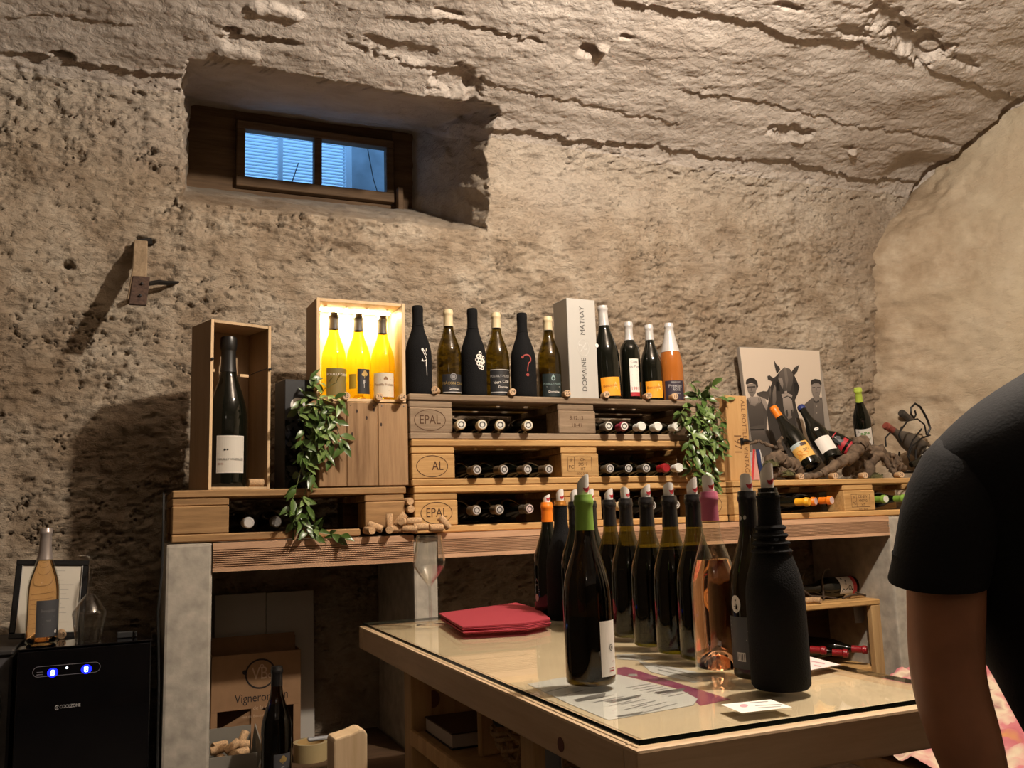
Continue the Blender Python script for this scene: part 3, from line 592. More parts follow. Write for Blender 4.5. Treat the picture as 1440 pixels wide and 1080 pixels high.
def share(name, key, make, mt, parent, smooth=True, **kw):
    k = (name, key, mt.name)
    if k in _bc:
        o = bpy.data.objects.new(name, _bc[k]); col.objects.link(o); o.parent = parent; return o
    o = obj(name, make(), mt, parent, smooth=smooth, **kw); _bc[k] = o.data; return o
def aim(loc, axis=(0, 0, 1), turn=0, face=True):
    """rotation of a bottle whose neck points along axis and whose label faces the room, then turned about its own axis"""
    q = Vector(axis).to_track_quat('Z', 'Y')
    if face:
        l = q.inverted() @ (Vector((.15, .1, 1.35)) - Vector(loc)); s = math.atan2(l.x, -l.y)
    else: s = 0
    return (q.to_matrix() @ Matrix.Rotation(s + turn, 3, 'Z')).to_euler()
def bottle(label, loc, kind='burgundy', H=.296, R=.041, glass=None, axis=(0, 0, 1), turn=0, cap=None, cap_len=.052, ends=None, fill=None, wine=None, sock=False, pour=None, prints=(), group=None, face=True, name='wine_bottle', ring=False, seg=30):
    t = thing(name, label, 'bottle', loc, 0, group); t.rotation_euler = aim(loc, axis, turn, face)
    sz, sr = H / .296, R / .041; pr = [(r * sr, z * sz) for r, z in PROF_B[kind]]; rf = prof_r(kind, H, R); key = (kind, H, R, seg)
    if sock:
        z1 = H + (.003 if sock == 'closed' else -.012)
        p = [(.0, -.0004), (R * .93, -.0004)] + [(rf(z) + .0022, z) for z in np.linspace(.006, .70 * H, 14)] + [(max(rf(z), .0152) + .0022, z) for z in np.linspace(.73 * H, z1 - .004, 8)]
        if sock == 'closed': p += [(.0150, z1), (0, z1 + .0005)]
        else: p += [(.0185, z1 - .003), (.0185, z1), (.0166, z1)]
        share('sleeve', key + (sock,), lambda: G().lathe(p, seg), SOCK, t)
        if sock == 'closed': share('sleeve_seam', key, lambda: G().lathe([(rf(.78 * H) + .0022, .775 * H), (rf(.78 * H) + .0034, .78 * H), (rf(.785 * H) + .0022, .785 * H)], seg), SOCK, t)
        else: share('glass_lip', key, lambda: G().lathe([(r, z) for r, z in pr if z > .93 * H][:-2] + [(.010, H), (.010, H - .012)], seg), GDARK, t)
    else:
        share('glass_body', key, lambda: G().lathe(pr, seg), glass or GDARK, t)
        if fill:
            wp = [(0, .027 * sz), (R * .55, .016 * sz), (R * .8, .006), (R - .0035, .010)] + [(rf(z) - .0022, z) for z in np.linspace(.02, fill, 14)] + [(0, fill)]
            share('wine', key + (fill,), lambda: G().lathe(wp, seg), wine, t)
    if cap:
        zc = H - cap_len; cs = max(1, sr * 1.02) * (1.06 if kind == 'sparkling' else 1)
        def mk():
            p = [(rf(z) + .0007, z) for z in np.linspace(zc, H - .0185, 6)] + [((.0153 + .0012) * cs, H - .0145), (.0166 * cs, H - .0135), (.0166 * cs, H - .0080), (.0156 * cs, H - .0068), (.0152 * cs, H - .001), (.0143 * cs, H + .0010), (0, H + .0012)]
            return G().lathe(p, seg)
        share('capsule', key + (cap_len,), mk, cap, t)
        if ends: share('capsule_top', key + ('top',), lambda: G().lathe([(.0135, H + .0009), (.0128, H + .0016), (.0105, H + .0016), (.0100, H + .0011), (0, H + .0012)], seg), ends, t)
        if ring: share('embossed_ring', key + ('ring',), lambda: G().lathe([(.0098, H + .0013), (.0090, H + .0024), (.0070, H + .0024), (.0062, H + .0013)], seg), plain('dull_tin', (.14, .13, .12), .4, metal=.5), t)
    if pour is not None:
        h, a0 = pour; a0 = a0 - PI / 2 - turn
        g = G(); n = 22
        for k in range(n):
            t_ = 2 * PI * k / n; zt = H + h + .45 * h * math.cos(t_ - a0); c, s_ = math.cos(t_), math.sin(t_)
            g.v += [(.0096 * c, .0096 * s_, H - .02), (.0102 * c, .0102 * s_, zt), (.0094 * c, .0094 * s_, zt), (.0088 * c, .0088 * s_, H - .02)]
        for k in range(n):
            q = (k + 1) % n
            for j in range(3): g.f.append((k * 4 + j, q * 4 + j, q * 4 + j + 1, k * 4 + j + 1))
        obj('pour_spout', g, M_foil, t, smooth=True)
        b_ = -PI / 2 - turn + .45
        dd = D().poly([(.0102 * (x + b_ + PI / 2), z) for x, z in ((-.55, H + .0125), (-.1, H + .0115), (.35, H + .0125), (.85, H + .0155), (.75, H + .010), (.4, H + .0055), (0, H + .0045), (-.35, H + .0075))])
        obj('spout_print', dd.wrap(.0102, .0004), P_RED, t, fix=False)
    for nm, dd, m_, *o_ in prints: obj(nm, dd.wrap(rf if not sock else (lambda z: rf(z) + .0022), o_[0] if o_ else .0006), m_, t, fix=False)
    return t
M_foil = plain('silver_spout_foil', (.82, .80, .77), .5)
def lbl(x0, x1, z0, z1): return D().rect(x0, x1, z0, z1, 14)
def bz(x, y, Y): return atY(x, y, Y)

# ---- row on top of the stack
ZS = 1.2975 + .2892 + .1446 - .0002; YB = 2.733
def shelf(X): return (X, YB + (X - SX) * .014, ZS)
twig = D().line([(.018, .092), (.0195, .150)], .0022).line([(.0185, .118), (.008, .138), (.006, .150)], .0018).line([(.0185, .112), (.008, .108), (.004, .116)], .0024).line([(.0192, .128), (.013, .143)], .002).line([(.019, .105), (.0205, .062)], .0016).disc(.006, .146, .004, .005, 8).disc(.005, .110, .003, n=8).disc(.013, .142, .003, n=8)
bottle('black sleeved bottle with a white vine twig drawing, on the pallet stack', shelf(.833), H=.294, sock='closed', turn=.15, prints=[('drawing', twig, P_WHITE)])
gl = D(); gl.text('MÂCON CRUZ', .004, .040, .0125, squeeze=.95)
bottle('olive bottle with cream capsule, gold-lettered label and pale round emblem, on the pallet stack', shelf(.938), H=.290, glass=GOLIVE, cap=C_CREAM, cap_len=.056, turn=.25, prints=[('label', lbl(-.036, .036, .008, .070), P_BLACK), ('emblem', D().ring(.002, .062, .011, .011, .003).disc(.002, .062, .006), plain('grey_emblem', (.20, .19, .19), .5), .0012), ('lettering', gl, P_GOLD, .0012), ('signature', D().text('Domaine', .004, .022, .010).line([(-.010, .020), (.016, .020)], .002), P_WHITE, .0012), ('foil_band', lbl(-.034, .036, .010, .0125), P_SILV, .0012)])
gp = D()
for x, z in ((.014, .142), (.006, .132), (.018, .130), (.0265, .128), (.002, .120), (.012, .119), (.022, .117), (.029, .116), (.006, .108), (.016, .106), (.025, .104), (.012, .096), (.021, .093)): gp.ring(x, z, .0062, .0068, .0032, 12)
bottle('black sleeved bottle with a white grape bunch drawing, on the pallet stack', shelf(1.0235), H=.297, sock='closed', turn=.2, prints=[('drawing', gp, P_WHITE)])
bottle('olive bottle with cream capsule and black label with silver bands, between two black sleeves', shelf(1.109), H=.290, glass=GOLIVE, cap=C_CREAM, cap_len=.052, turn=.22, prints=[('label', lbl(-.037, .037, .006, .092), P_BLACK), ('foil_band', lbl(-.036, .037, .0895, .092), P_SILV, .0012), ('foil_band', lbl(-.036, .037, .014, .017), P_SILV, .0012), ('lettering', D().text('POUILLY-FUISSÉ', 0, .069, .0105), P_SILV, .0012), ('signature', D().text('Vers Cras', .004, .050, .014, rot=.12).text('Domaine', .010, .033, .010).line([(-.010, .030), (.022, .030)], .0015), P_WHITE, .0012)])
bottle('black sleeved bottle with a red question mark, on the pallet stack', shelf(1.205), H=.293, sock='closed', turn=.12, prints=[('question_mark', D().ring(.006, .130, .017, .017, .0042, 20, -1.2, 2.7).line([(.0115, .1150), (.0085, .100), (.0075, .088)], .0036).disc(.0075, .0765, .0052).disc(-.0085, .1365, .0045), P_REDSOFT)])
bottle('olive bottle with cream capsule and black label under a teal drop emblem', shelf(1.303), H=.289, glass=GOLIVE, cap=C_CREAM, cap_len=.048, turn=.22, prints=[('label', lbl(-.037, .037, .006, .084), plain('green_black_label', (.014, .022, .022), .45)), ('emblem', D().ring(.002, .068, .0072, .0080, .003, 20).poly([(-.003, .074), (.002, .083), (.007, .074)]), P_TEAL, .0012), ('lettering', D().text('POUILLY-FUISSÉ', 0, .049, .0095), P_TEAL, .0012), ('signature', D().line([(-.022, .0395), (.026, .0395)], .0016).text('Domaine', .004, .022, .011).line([(-.014, .020), (.022, .020)], .002), P_WHITE, .0012)])
M_card = plain('silver_grey_card', (.47, .455, .42), .5)
a = atY(802, 556, 2.70)
bxs = thing('gift_box', 'tall silver-grey gift box lettered in black, standing among the shelf bottles', 'box', (a.x, 2.70, ZS), .07)
GW, GH = .115, .352
obj('carton', G().box(0, GW, 0, .095, 0, GH), M_card, bxs, bevel=.0015)
obj('lettering', D().text('DOMAINE', .060, .085, .026, rot=PI / 2).text('MATRAY', .060, .275, .026, rot=PI / 2).flat(.0008), plain('grey_black_print', (.07, .065, .06), .6), bxs, fix=False)
obj('crest', D().ring(.060, .180, .023, .030, .0014).line([(.048, .165), (.072, .198)], .003).line([(.050, .19), (.064, .172), (.075, .176)], .003).disc(.045, .188, .004).flat(.0008), plain('pale_emboss', (.58, .57, .54), .35), bxs, fix=False)
obj('lid_notch', G().lathe([(0, 0), (.007, 0), (.007, .001), (0, .001)], 14).xf(Matrix.Translation((GW, -.0006, .190)) @ Matrix.Rotation(PI / 2, 4, 'X')), plain('white_seal', (.75, .74, .72), .5), bxs)
og = [('label', lbl(-.037, .037, .014, .080), P_ORANGE), ('signature', D().text('Beaujolais', -.003, .050, .013, rot=.06).line([(-.028, .030), (.022, .030)], .0010), plain('brown_script', (.30, .10, .01), .6), .0012), ('drawing', D().line([(.008, .036), (.016, .062), (.024, .036)], .002).line([(.012, .047), (.021, .044)], .002), plain('pale_yellow_print', (.85, .60, .25), .6), .0012)]
bottle('large dark bottle with silver capsule and orange label beside the silver-grey box', shelf(1.535), H=.342, R=.046, cap=C_SILVER, cap_len=.072, axis=(-.035, 0, 1), turn=.2, prints=og)
bottle('straight-shouldered dark bottle with silver capsule and white label ending in a red stripe', shelf(1.627), kind='bordeaux', H=.288, R=.0385, cap=C_SILVER, cap_len=.066, turn=.38, prints=[('label', lbl(-.018, .018, .016, .150), P_WHITE), ('red_stripe', lbl(-.018, .018, .016, .030), P_RED, .0011), ('lettering', D().text('Côte', 0, .138, .013).text('du Puy', 0, .122, .013), P_GREY, .0011), ('lettering', D().text('1991', .0, .042, .018, squeeze=.9), P_RED, .0011), ('fine_print', D().line([(-.013, .108), (.013, .108)], .001).line([(-.010, .092), (.010, .092)], .001).line([(-.010, .080), (.010, .080)], .001).line([(-.012, .068), (.012, .068)], .001), plain('grey_print', (.3, .29, .28)), .0011)])
bottle('smaller dark bottle with silver capsule and orange label, next to the sparkling rosé', shelf(1.716), H=.283, R=.040, cap=C_SILVER, cap_len=.056, axis=(-.012, 0, 1), turn=.2, prints=[('label', lbl(-.034, .034, .012, .072), P_ORANGE)] + [(n_, d_, m_, o_) for n_, d_, m_, o_ in og[1:]])
bottle('orange-pink sparkling bottle with long silver foil and dark purple label', shelf(1.800), kind='sparkling', H=.294, R=.041, glass=GORANGE, cap=C_SILVER, cap_len=.108, turn=.25, prints=[('label', lbl(-.038, .038, .006, .076), P_PURPLE), ('lettering', D().text('BEAUJOLAIS', .002, .070, .0065).text('Prestige', 0, .056, .016).text('ROSÉ', .004, .042, .012).text('Méthode Brut', .002, .028, .006).text('75 cl', .0, .018, .006), P_SILV, .0012)])

# ---- corks with prices
M_cork = plain('natural_cork', (.50, .32, .17), .8, noise=.3, nscale=240, bump=.2); M_corkend = plain('cork_end', (.60, .41, .25), .8, noise=.2, nscale=300)
def cork(label, loc, axis, txt=None, group=None, name='cork', L_=.044, side=None, spin=0):
    """a cork whose middle is at loc and whose numbered end points along axis"""
    t = thing(name, label, 'cork', loc, 0, group); q = Vector(axis).to_track_quat('Z', 'Y')
    t.rotation_euler = (q.to_matrix() @ Matrix.Rotation(spin, 3, 'Z')).to_euler(); r = .0116
    share('cork_body', 'c', lambda: G().lathe([(0, -L_ / 2), (r - .0008, -L_ / 2), (r, -L_ / 2 + .001), (r, L_ / 2 - .001), (r - .0008, L_ / 2), (0, L_ / 2)], 18), M_cork, t)
    if txt:
        share('numbered_end', 'e', lambda: G().lathe([(0, L_ / 2 + .0002), (r * .9, L_ / 2 + .0002), (r * .9, L_ / 2), (0, L_ / 2)], 18), M_corkend, t)
        g = D().text(txt, 0, 0, .0175, squeeze=.9); gg = G(); gg.v = [(x, z, L_ / 2 + .0006) for x, z in g.v]; gg.f = g.f; obj('number', gg, M_black, t, fix=False)
    if side:
        g = D().text(side, 0, 0, .017, rot=-PI / 2); obj('number', g.wrap(r, .0004), M_black, t, fix=False)
    return t
def price(label, x, y, txt, zt, Y, group, ax=(.14, -1, 0)):
    p = atY(x, y, Y - .022); cork(label, (p.x, Y, zt + .0117), ax, txt, group, spin=spin_up(ax))
def spin_up(ax):
    q = Vector(ax).to_track_quat('Z', 'Y'); l = q.inverted() @ Vector((0, 0, 1)); return math.atan2(-l.x, l.y)
for x, tx, lb in ((616, '23', 'in front of the twig-drawing sleeve'), (723, '29', 'in front of the grape-drawing and question-mark sleeves'), (800, '25', 'at the foot of the silver-grey box'), (855, '39', 'in front of the large orange-label bottle'), (914, '20', 'in front of the smaller orange-label bottle'), (951, '15', 'in front of the sparkling rosé')):
    price('cork marked with a price, ' + lb, x, 550, tx, ZS, 2.674 + (x - 616) * .00003, 'price corks on the pallet stack', (-.22, -1, 0) if x > 700 else (-.5, -1, 0))

# ---- bottles lying in the pallets, necks to the room
def lying(label, x, bodyx, z, cap, ends, Y=2.636, group=None, ring=True, H=.296, R=.0370, cap_len=.05):
    p = atY(x, 660, Y); yaw = math.atan2(p.x - bodyx, 2.86 - Y); ax = Vector((math.sin(yaw), -math.cos(yaw), 0))
    return bottle(label, tuple(Vector((p.x, Y, z)) - ax * H), H=H, R=R, axis=ax, cap=cap, ends=ends, cap_len=cap_len, group=group, ring=ring, face=False, seg=22)
og_ = 'bottles lying in the pallet stack'
ords = ['first', 'second', 'third', 'fourth', 'fifth']
for i, (x, q) in enumerate(((650, .966), (680, 1.051), (705.5, 1.136), (745, 1.221))): lying('cream-capped bottle in the topmost pallet, %s from its EPAL block' % ords[i], x, q, 1.632, C_CREAM, C_WHITE, group=og_)
for i, (x, c, s_) in enumerate(((859, C_DARKGREY, 'grey-capped bottle with white end'), (881, C_WINE, 'wine-red capped bottle'), (906, C_WHITE, 'white-capped bottle, left one of three,'), (929, C_WHITE, 'white-capped bottle, middle one of three,'), (956, C_WHITE, 'white-capped bottle nearest the hanging plant'))):
    lying(s_ + ' in the topmost pallet, right of its middle block', x, 1.476 + .073 * i, 1.632, c, C_WHITE, group=og_, ring=i < 2, R=.034)
for i, x in enumerate((671, 709, 742, 772)): lying('bronze-capped bottle with silver end in the middle pallet, %s from its AL block' % ords[i], x, .974 + .0845 * i, 1.489, C_BRONZE, C_SILVER, group=og_)
for i, (x, c, e_, s_) in enumerate(((858, C_DARKGREY, C_SILVER, 'grey-capped bottle closest to the heat stamp in the middle pallet'), (884, C_BLACK, C_SILVER, 'black-capped bottle with a ringed silver end in the middle pallet'), (909, C_DARKGREY, C_SILVER, 'grey-capped bottle left of the red-capped one in the middle pallet'), (937, C_RED, C_RED, 'red-capped bottle in the middle pallet'), (955.5, C_WHITE, C_WHITE, 'white-capped bottle right of the red-capped one in the middle pallet'))):
    lying(s_, x, 1.480 + .073 * i + .007 * (i == 4), 1.489, c, e_, group=og_, ring=i < 3, R=.034)
for i, (x, q, s_) in enumerate(((669, .972, 'bronze-capped bottle in the bottom pallet, next to its EPAL block'), (701, 1.057, 'bronze-capped bottle in the bottom pallet, second from its EPAL block'), (743, 1.142, 'grey-capped bottle with a pale pink end in the bottom pallet'))):
    lying(s_, x, q, 1.363, C_BRONZE if i < 2 else C_DARKGREY, C_SILVER if i < 2 else plain('pink_end', (.65, .5, .48), .5), group=og_)
for i, (x, s_) in enumerate(((872, 'left'), (915, 'middle'), (948, 'right'))): lying('bottle in the bottom pallet behind the upright table bottles, %s of three' % s_, x, 1.50 + .105 * i, 1.363, C_CREAM if i != 1 else C_BRONZE, C_SILVER, group=og_)
lying('dark bottle with a bright silver end in the single left pallet', 351, .295, 1.347, C_SILVER, C_SILVER, Y=2.70, ring=False)
lying('dark bottle with a dull grey end in the single left pallet, behind trailing leaves', 389, .385, 1.347, C_DARKGREY, plain('dull_grey_end', (.17, .16, .15), .5), Y=2.70, ring=False)
P_PINKEND = plain('pink_end', (.65, .5, .48), .5)
lying('yellow-capped bottle lying in the pallet under the vine roots', 1134, 2.160, 1.359, C_YELLOW, C_YELLOW, Y=2.612, ring=False, R=.0345)
lying('orange-capped bottle with pink end lying right behind the yellow-capped one', 1143.5, 2.262, 1.360, C_ORANGE, P_PINKEND, Y=2.665, ring=False, R=.0345)
lying('orange-capped bottle with pink end lying close to the stamped block under the vine roots', 1166, 2.345, 1.362, C_ORANGE, P_PINKEND, Y=2.64, ring=False, R=.0345)
lying('green-capped bottle lying right of the stamped block under the vine roots', 1242, 2.675, 1.361, C_GREEN, C_WHITE, Y=2.65, ring=False, R=.0345)
lying('green-capped bottle lying next to the sleeve of the person, under the vine roots', 1270, 2.756, 1.361, C_GREEN, C_WHITE, Y=2.64, ring=False, R=.0345)

# ---- bottles on the table
ZG = GT + .0002
bottle('open green-capped dark bottle with white back label, alone at the table front', (.692, 1.342, ZG), H=.302, R=.0405, glass=thin_glass('dark_green_glass', (.30, .22, .05), base=.04, edge=.8), cap=C_GREEN, cap_len=.058, pour=(.024, 0.8), fill=.108, wine=plain('dark_wine', (.004, .002, .001), .15), turn=.87, prints=[('back_label', lbl(-.020, .018, .014, .100), P_WHITE), ('label_mark', D().ring(.002, .058, .0045, .0055, .0012, 16).line([(.002, .0565), (.002, .0605)], .0016), M_black, .0012), ('fine_print', D().line([(-.004, .022), (.008, .022)], .002).line([(-.004, .026), (.008, .026)], .001).line([(.004, .036), (.012, .036)], .001), P_RED, .0012)])
row = 'open bottles in a row on the table'
GW_ = thin_glass('green_row_glass', (.34, .33, .09), base=.04, edge=.85)
for i, (x, y, s_) in enumerate(((.975, 1.447, 'nearest the rosé bottle'), (.977, 1.532, 'second from the rosé bottle'), (.987, 1.636, 'third from the rosé bottle'), (1.018, 1.776, 'fourth from the rosé bottle'), (1.036, 1.885, 'fifth from the rosé bottle'))):
    bottle('open black-capped green bottle in the row, ' + s_, (x + .004, y, ZG), H=.300, R=.0395, glass=GW_, cap=C_BLACK, cap_len=.060, fill=.196, wine=plain('dark_wine', (.004, .002, .001), .15), pour=(.019 + .004 * (i == 0), (.8, .2, .9, -.3, .8)[i]), turn=2.4 + i, group=row)
bottle('open dark bottle just right behind the green-capped bottle', (1.035, 1.972, ZG), H=.300, cap=C_BLACK, cap_len=.058, pour=(.021, .7), group=row)
bottle('open dark bottle just left behind the green-capped bottle', (1.035, 2.058, ZG), H=.300, cap=C_BLACK, cap_len=.058, pour=(.022, .4), group=row)
bottle('open bottle in a black sleeve under a copper capsule, far in the row', (1.036, 2.143, ZG), H=.304, sock='open', cap=C_COPPER, cap_len=.040, pour=(.022, .5), group=row)
bottle('open orange-capped dark bottle, farthest of all on the table, beside the napkins', (1.036, 2.228, ZG), H=.302, cap=C_ORANGE, cap_len=.052, pour=(.015, .9), turn=-1.1, group=row, prints=[('back_label_print', D().text('A', .004, .098, .012).text('cru', .004, .086, .008).line([(-.008, .080), (.014, .080)], .001).line([(-.008, .074), (.014, .074)], .001).line([(-.008, .068), (.014, .068)], .001), P_SILV), ('round_seal', D().disc(.004, .052, .0075, .010), P_SILV, .0008)])
tR = bottle('open rosé bottle with a rose-coloured capsule, pale orange wine seen through clear glass', (.932, 1.327, ZG), H=.302, R=.040, glass=GCLEAR, cap=C_ROSE, cap_len=.050, pour=(.021, -.5), fill=None)
rf_ = prof_r('burgundy', .302, .040)
obj('wine', G().lathe([(0, .034), (.010, .032), (.020, .022), (.029, .008), (.034, .004), (.037, .008)] + [(rf_(z) - .0025, z) for z in np.linspace(.02, .186, 16)] + [(0, .186)], 36), GPINK, tR, smooth=True)
bottle('open dark bottle with round white seal, half behind the large black sleeve', (.950, 1.243, ZG), H=.300, R=.0405, glass=plain('brown_black_glass', (.016, .011, .004), .06), cap=C_BLACK, cap_len=.058, pour=(.021, -.2), turn=-.95, prints=[('round_seal', D().disc(.004, .118, .0100, .0140, 24), P_WHITE), ('seal_print', D().line([(.0, .114), (.009, .114)], .001).line([(.0, .110), (.009, .110)], .001).disc(.0045, .124, .0015), M_black, .0011), ('capsule_dots', D().disc(.0, .256, .0028, .0036).disc(.0085, .257, .0028, .0036), P_SILV, .0016), ('back_label', lbl(-.018, .030, .016, .098), P_GREY), ('fine_print', sum([[D().line([(-.014, z), (.026, z)], .0009)] for z in (.09,)], [])[0].line([(-.014, .083), (.026, .083)], .0009).line([(-.014, .076), (.024, .076)], .0009).line([(-.014, .069), (.026, .069)], .0009).line([(-.014, .062), (.022, .062)], .0009), P_SILV, .0011), ('barcode_patch', D().rect(.002, .018, .028, .042, 3), P_SILV, .0011), ('barcode', D().line([(.004, .030), (.004, .040)], .0008).line([(.007, .030), (.007, .040)], .0012).line([(.010, .030), (.010, .040)], .0007).line([(.013, .030), (.013, .040)], .0013).line([(.016, .030), (.016, .040)], .0008), M_black, .0016)])
bottle('large bottle in a knitted black sleeve, nearest the person on the table', (.919, 1.150, ZG), H=.303, R=.0425, sock='open', pour=(.027, .6))
# folds of the sleeve at the neck
sk = [o for o in bpy.data.objects if o.get('label', '').startswith('large bottle in a knitted')][0]
for z in (.205, .217, .229, .241): obj('sleeve_fold', G().lathe([(.0215 + (.241 - z) * .18, z - .004), (.0250 + (.241 - z) * .20, z), (.0215 + (.241 - z) * .16, z + .004)], 26), SOCK, sk, smooth=True)
# ------------------------------------------------------------------ boxes on the left pallet
ZP = 1.2975 + .1444
gb = thing('wooden_gift_box', 'open tall wooden bottle box holding one very large dark bottle', 'box', (.190, 2.664, ZP), .34)
bw, bd, bh, th = .188, .135, .492, .0085
bx('side_panel', 0, th, 0, bd, 0, bh, M_box_side, gb, .0008); bx('side_panel', bw - th, bw, 0, bd, 0, bh, M_box_side, gb, .0008)
bx('back_panel', th, bw - th, bd - .007, bd, 0, bh, M_box_side, gb, .0005); bx('bottom_panel', th + .0003, bw - th - .0003, 0, bd - .0075, 0, th, M_box, gb, .0008); bx('top_panel', th + .0003, bw - th - .0003, 0, bd - .0075, bh - th, bh, M_box, gb, .0008)
for x0, x1 in ((0, th), (bw - th, bw)): bx('front_edge', x0, x1, -.0015, -.0002, 0, bh, M_box, gb, .0004)
bx('neck_rest', th + .0005, .034, .045, .062, .345, .354, M_box, gb, .001); bx('neck_rest', .112, .140, .045, .062, .337, .346, M_box, gb, .001)
obj('hook', G().tube([(.140, .05, .342), (.150, .02, .350), (bw - th - .001, .004, .362)], .0014, 5), M_iron, gb); obj('latch', G().lathe([(0, 0), (.004, 0), (.004, .005), (0, .006)], 10).xf(Matrix.Translation((bw - .004, -.0018, .360)) @ Matrix.Rotation(PI / 2, 4, 'X')), M_iron, gb); obj('latch', G().lathe([(0, 0), (.004, 0), (.004, .005), (0, .006)], 10).xf(Matrix.Translation((.004, -.0018, .375)) @ Matrix.Rotation(PI / 2, 4, 'X')), M_iron, gb)
Mg = Matrix.Translation((.190, 2.664, ZP)) @ Matrix.Rotation(.34, 4, 'Z')
jp = Mg @ Vector((.083, .062, th + .0004))
jl = [('label', lbl(-.044, .040, .040, .148), plain('beige_label', (.60, .56, .49), .6)), ('label_border', D().rect(-.044, .040, .1455, .148, 10).rect(-.044, .040, .040, .0425, 10).rect(-.044, -.0415, .042, .146, 1).rect(.0375, .040, .042, .146, 1), P_WHITE, .0010), ('corner_tint', D().poly([(-.024, .144), (.037, .144), (.037, .085)]), plain('tan_tint', (.50, .46, .39), .6), .0010), ('spot', D().disc(-.020, .107, .0032).disc(-.012, .1075, .0026), M_black, .0013), ('lettering', D().text('POUILLY VINZELLES', -.002, .079, .0088), plain('grey_black_print', (.07, .065, .06), .6), .0013), ('fine_print', D().line([(-.038, .097), (.004, .097)], .0008).line([(-.038, .074), (.034, .074)], .0008).line([(-.038, .047), (.030, .047)], .0009), plain('grey_print', (.3, .29, .28)), .0013), ('vintage', D().text('2015', -.031, .066, .0085), plain('pale_red_print', (.36, .14, .10), .6), .0013)]
bottle('very large dark bottle with black wax and beige label inside the tall wooden box', tuple(jp), H=.446, R=.056, cap=plain('black_wax', (.012, .011, .010), .35), cap_len=.105, turn=.18, prints=jl)
# its lip is a thick roll of wax
jb = [o for o in bpy.data.objects if o.get('label', '').startswith('very large dark')][0]
obj('wax_lip', G().lathe([(.0205, .405), (.0232, .412), (.0242, .425), (.0242, .440), (.0225, .4475), (0, .4485)], 26), plain('black_wax', (.012, .011, .010), .35), jb, smooth=True)
c = Mg @ Vector((.150, .012, th + .012)); ax = (Mg.to_3x3() @ Vector((1, -.12, 0)))
cork('price cork marked 133 lying inside the tall wooden box', tuple(c), tuple(ax), side='133-', spin=spin_up(ax) + .9 + PI / 2)
# black box
p = atY(400, 687, 2.70)
bb = thing('black_gift_box', 'tall black gift box with a round white seal, half covered by the trailing plant', 'box', (p.x, 2.70, ZP), .16)
M_bl = plain('black_card', (.022, .022, .023), .38); M_gloss = plain('gloss_black_card', (.006, .006, .007), .07, coat=.5)
obj('carton', G().box(0, .098, 0, .098, 0, .328), M_bl, bb, bevel=.0015)
obj('gloss_panel', G().box(.001, .097, -.0009, -.0002, .001, .205), M_gloss, bb)
for i in range(26): obj('gloss_spot', D().disc(rnd.uniform(.012, .085), rnd.uniform(.015, .20), rnd.uniform(.006, .013), rnd.uniform(.004, .009), 9).flat(.0012 + .00004 * i), plain('grey_gloss', (.035, .035, .036), .15), bb, fix=False)
obj('round_seal', D().disc(.040, .250, .0235, n=28).flat(.0010), P_WHITE, bb, fix=False); obj('seal_print', D().text('cru', .040, .264, .010).line([(.028, .245), (.052, .245)], .001).line([(.028, .240), (.052, .240)], .001).flat(.0016), plain('pink_grey_print', (.45, .28, .27)), bb, fix=False)
# plank crate under the lit box
pc = thing('plank_crate', 'crate of upright brown planks on the left pallet, carrying the lit bottle box', 'crate', (.500, 2.664, ZP))
ph = 1.6995 - ZP
for x0, x1, dz in ((0, .0835, 0), (.0845, .1795, .001), (.1805, .2745, -.002)):
    bx('plank', x0, x1, 0, .014, .003, ph + dz, M_crate, pc, .0025)
    for sx_ in (x0 + .012, x1 - .012): obj('nail', G().lathe([(0, 0), (.0022, 0), (.0018, .0008), (0, .001)], 8).xf(Matrix.Translation((sx_, -.0002, ph - .010)) @ Matrix.Rotation(PI / 2, 4, 'X')), M_steel, pc)
for x0 in (0, .260): bx('side_plank', x0, x0 + .0145, .0145, .20, .003, ph - .003, M_crate, pc, .002)
bx('top_plank', .0, .2745, .0145, .20, ph - .0025, ph - .0005 + .002, M_crate, pc, .001); bx('back_plank', .015, .2595, .186, .20, .003, ph - .004, M_crate, pc, .002)
for i, (nx, nz) in enumerate(((.10, .16), (.168, .235), (.115, .23), (.145, .21), (.19, .19))): obj('knot', D().disc(nx, nz, .003, .006, 10).flat(.0004), plain('dark_knot', (.035, .016, .008), .8), pc, fix=False)
# lit box
ZL = 1.7022; lbx = thing('lit_display_box', 'shallow wooden box lit from inside, holding three glowing yellow bottles', 'box', (.494, 2.668, ZL), .03)
lw_, ld, lh = .279, .150, .3165
M_box_in = plain('pale_box_interior', (.80, .70, .48), .6)
bx('side_panel', 0, .010, 0, ld, 0, lh, M_box_side, lbx, .0008); bx('side_panel', lw_ - .010, lw_, 0, ld, 0, lh, M_box, lbx, .0008); bx('top_panel', .0105, lw_ - .0105, 0, ld, lh - .010, lh, M_box, lbx, .0008); bx('bottom_panel', .0105, lw_ - .0105, 0, ld, 0, .009, M_box, lbx, .0008)
M_bk = wood('box_back_wood', (.62, .47, .24), (.78, .64, .36), 'z', rough=.6, bump=.05)
for q in range(3): bx('back_plank', .0105 + q * .0863, .0105 + (q + 1) * .0863 - .0008, ld - .008, ld - .001, .0095, lh - .0105, M_bk, lbx, .0006)
for x0, x1 in ((0, .010), (lw_ - .010, lw_)): bx('front_edge', x0, x1, -.0015, -.0002, 0, lh, M_box, lbx, .0004)
for kx, kz in ((.032, .195), (.175, .232)): obj('knot', D().ring(kx, kz, .006, .006, .0022).flat(-(ld - .009)), plain('amber_knot', (.50, .28, .08), .7), lbx, fix=False)
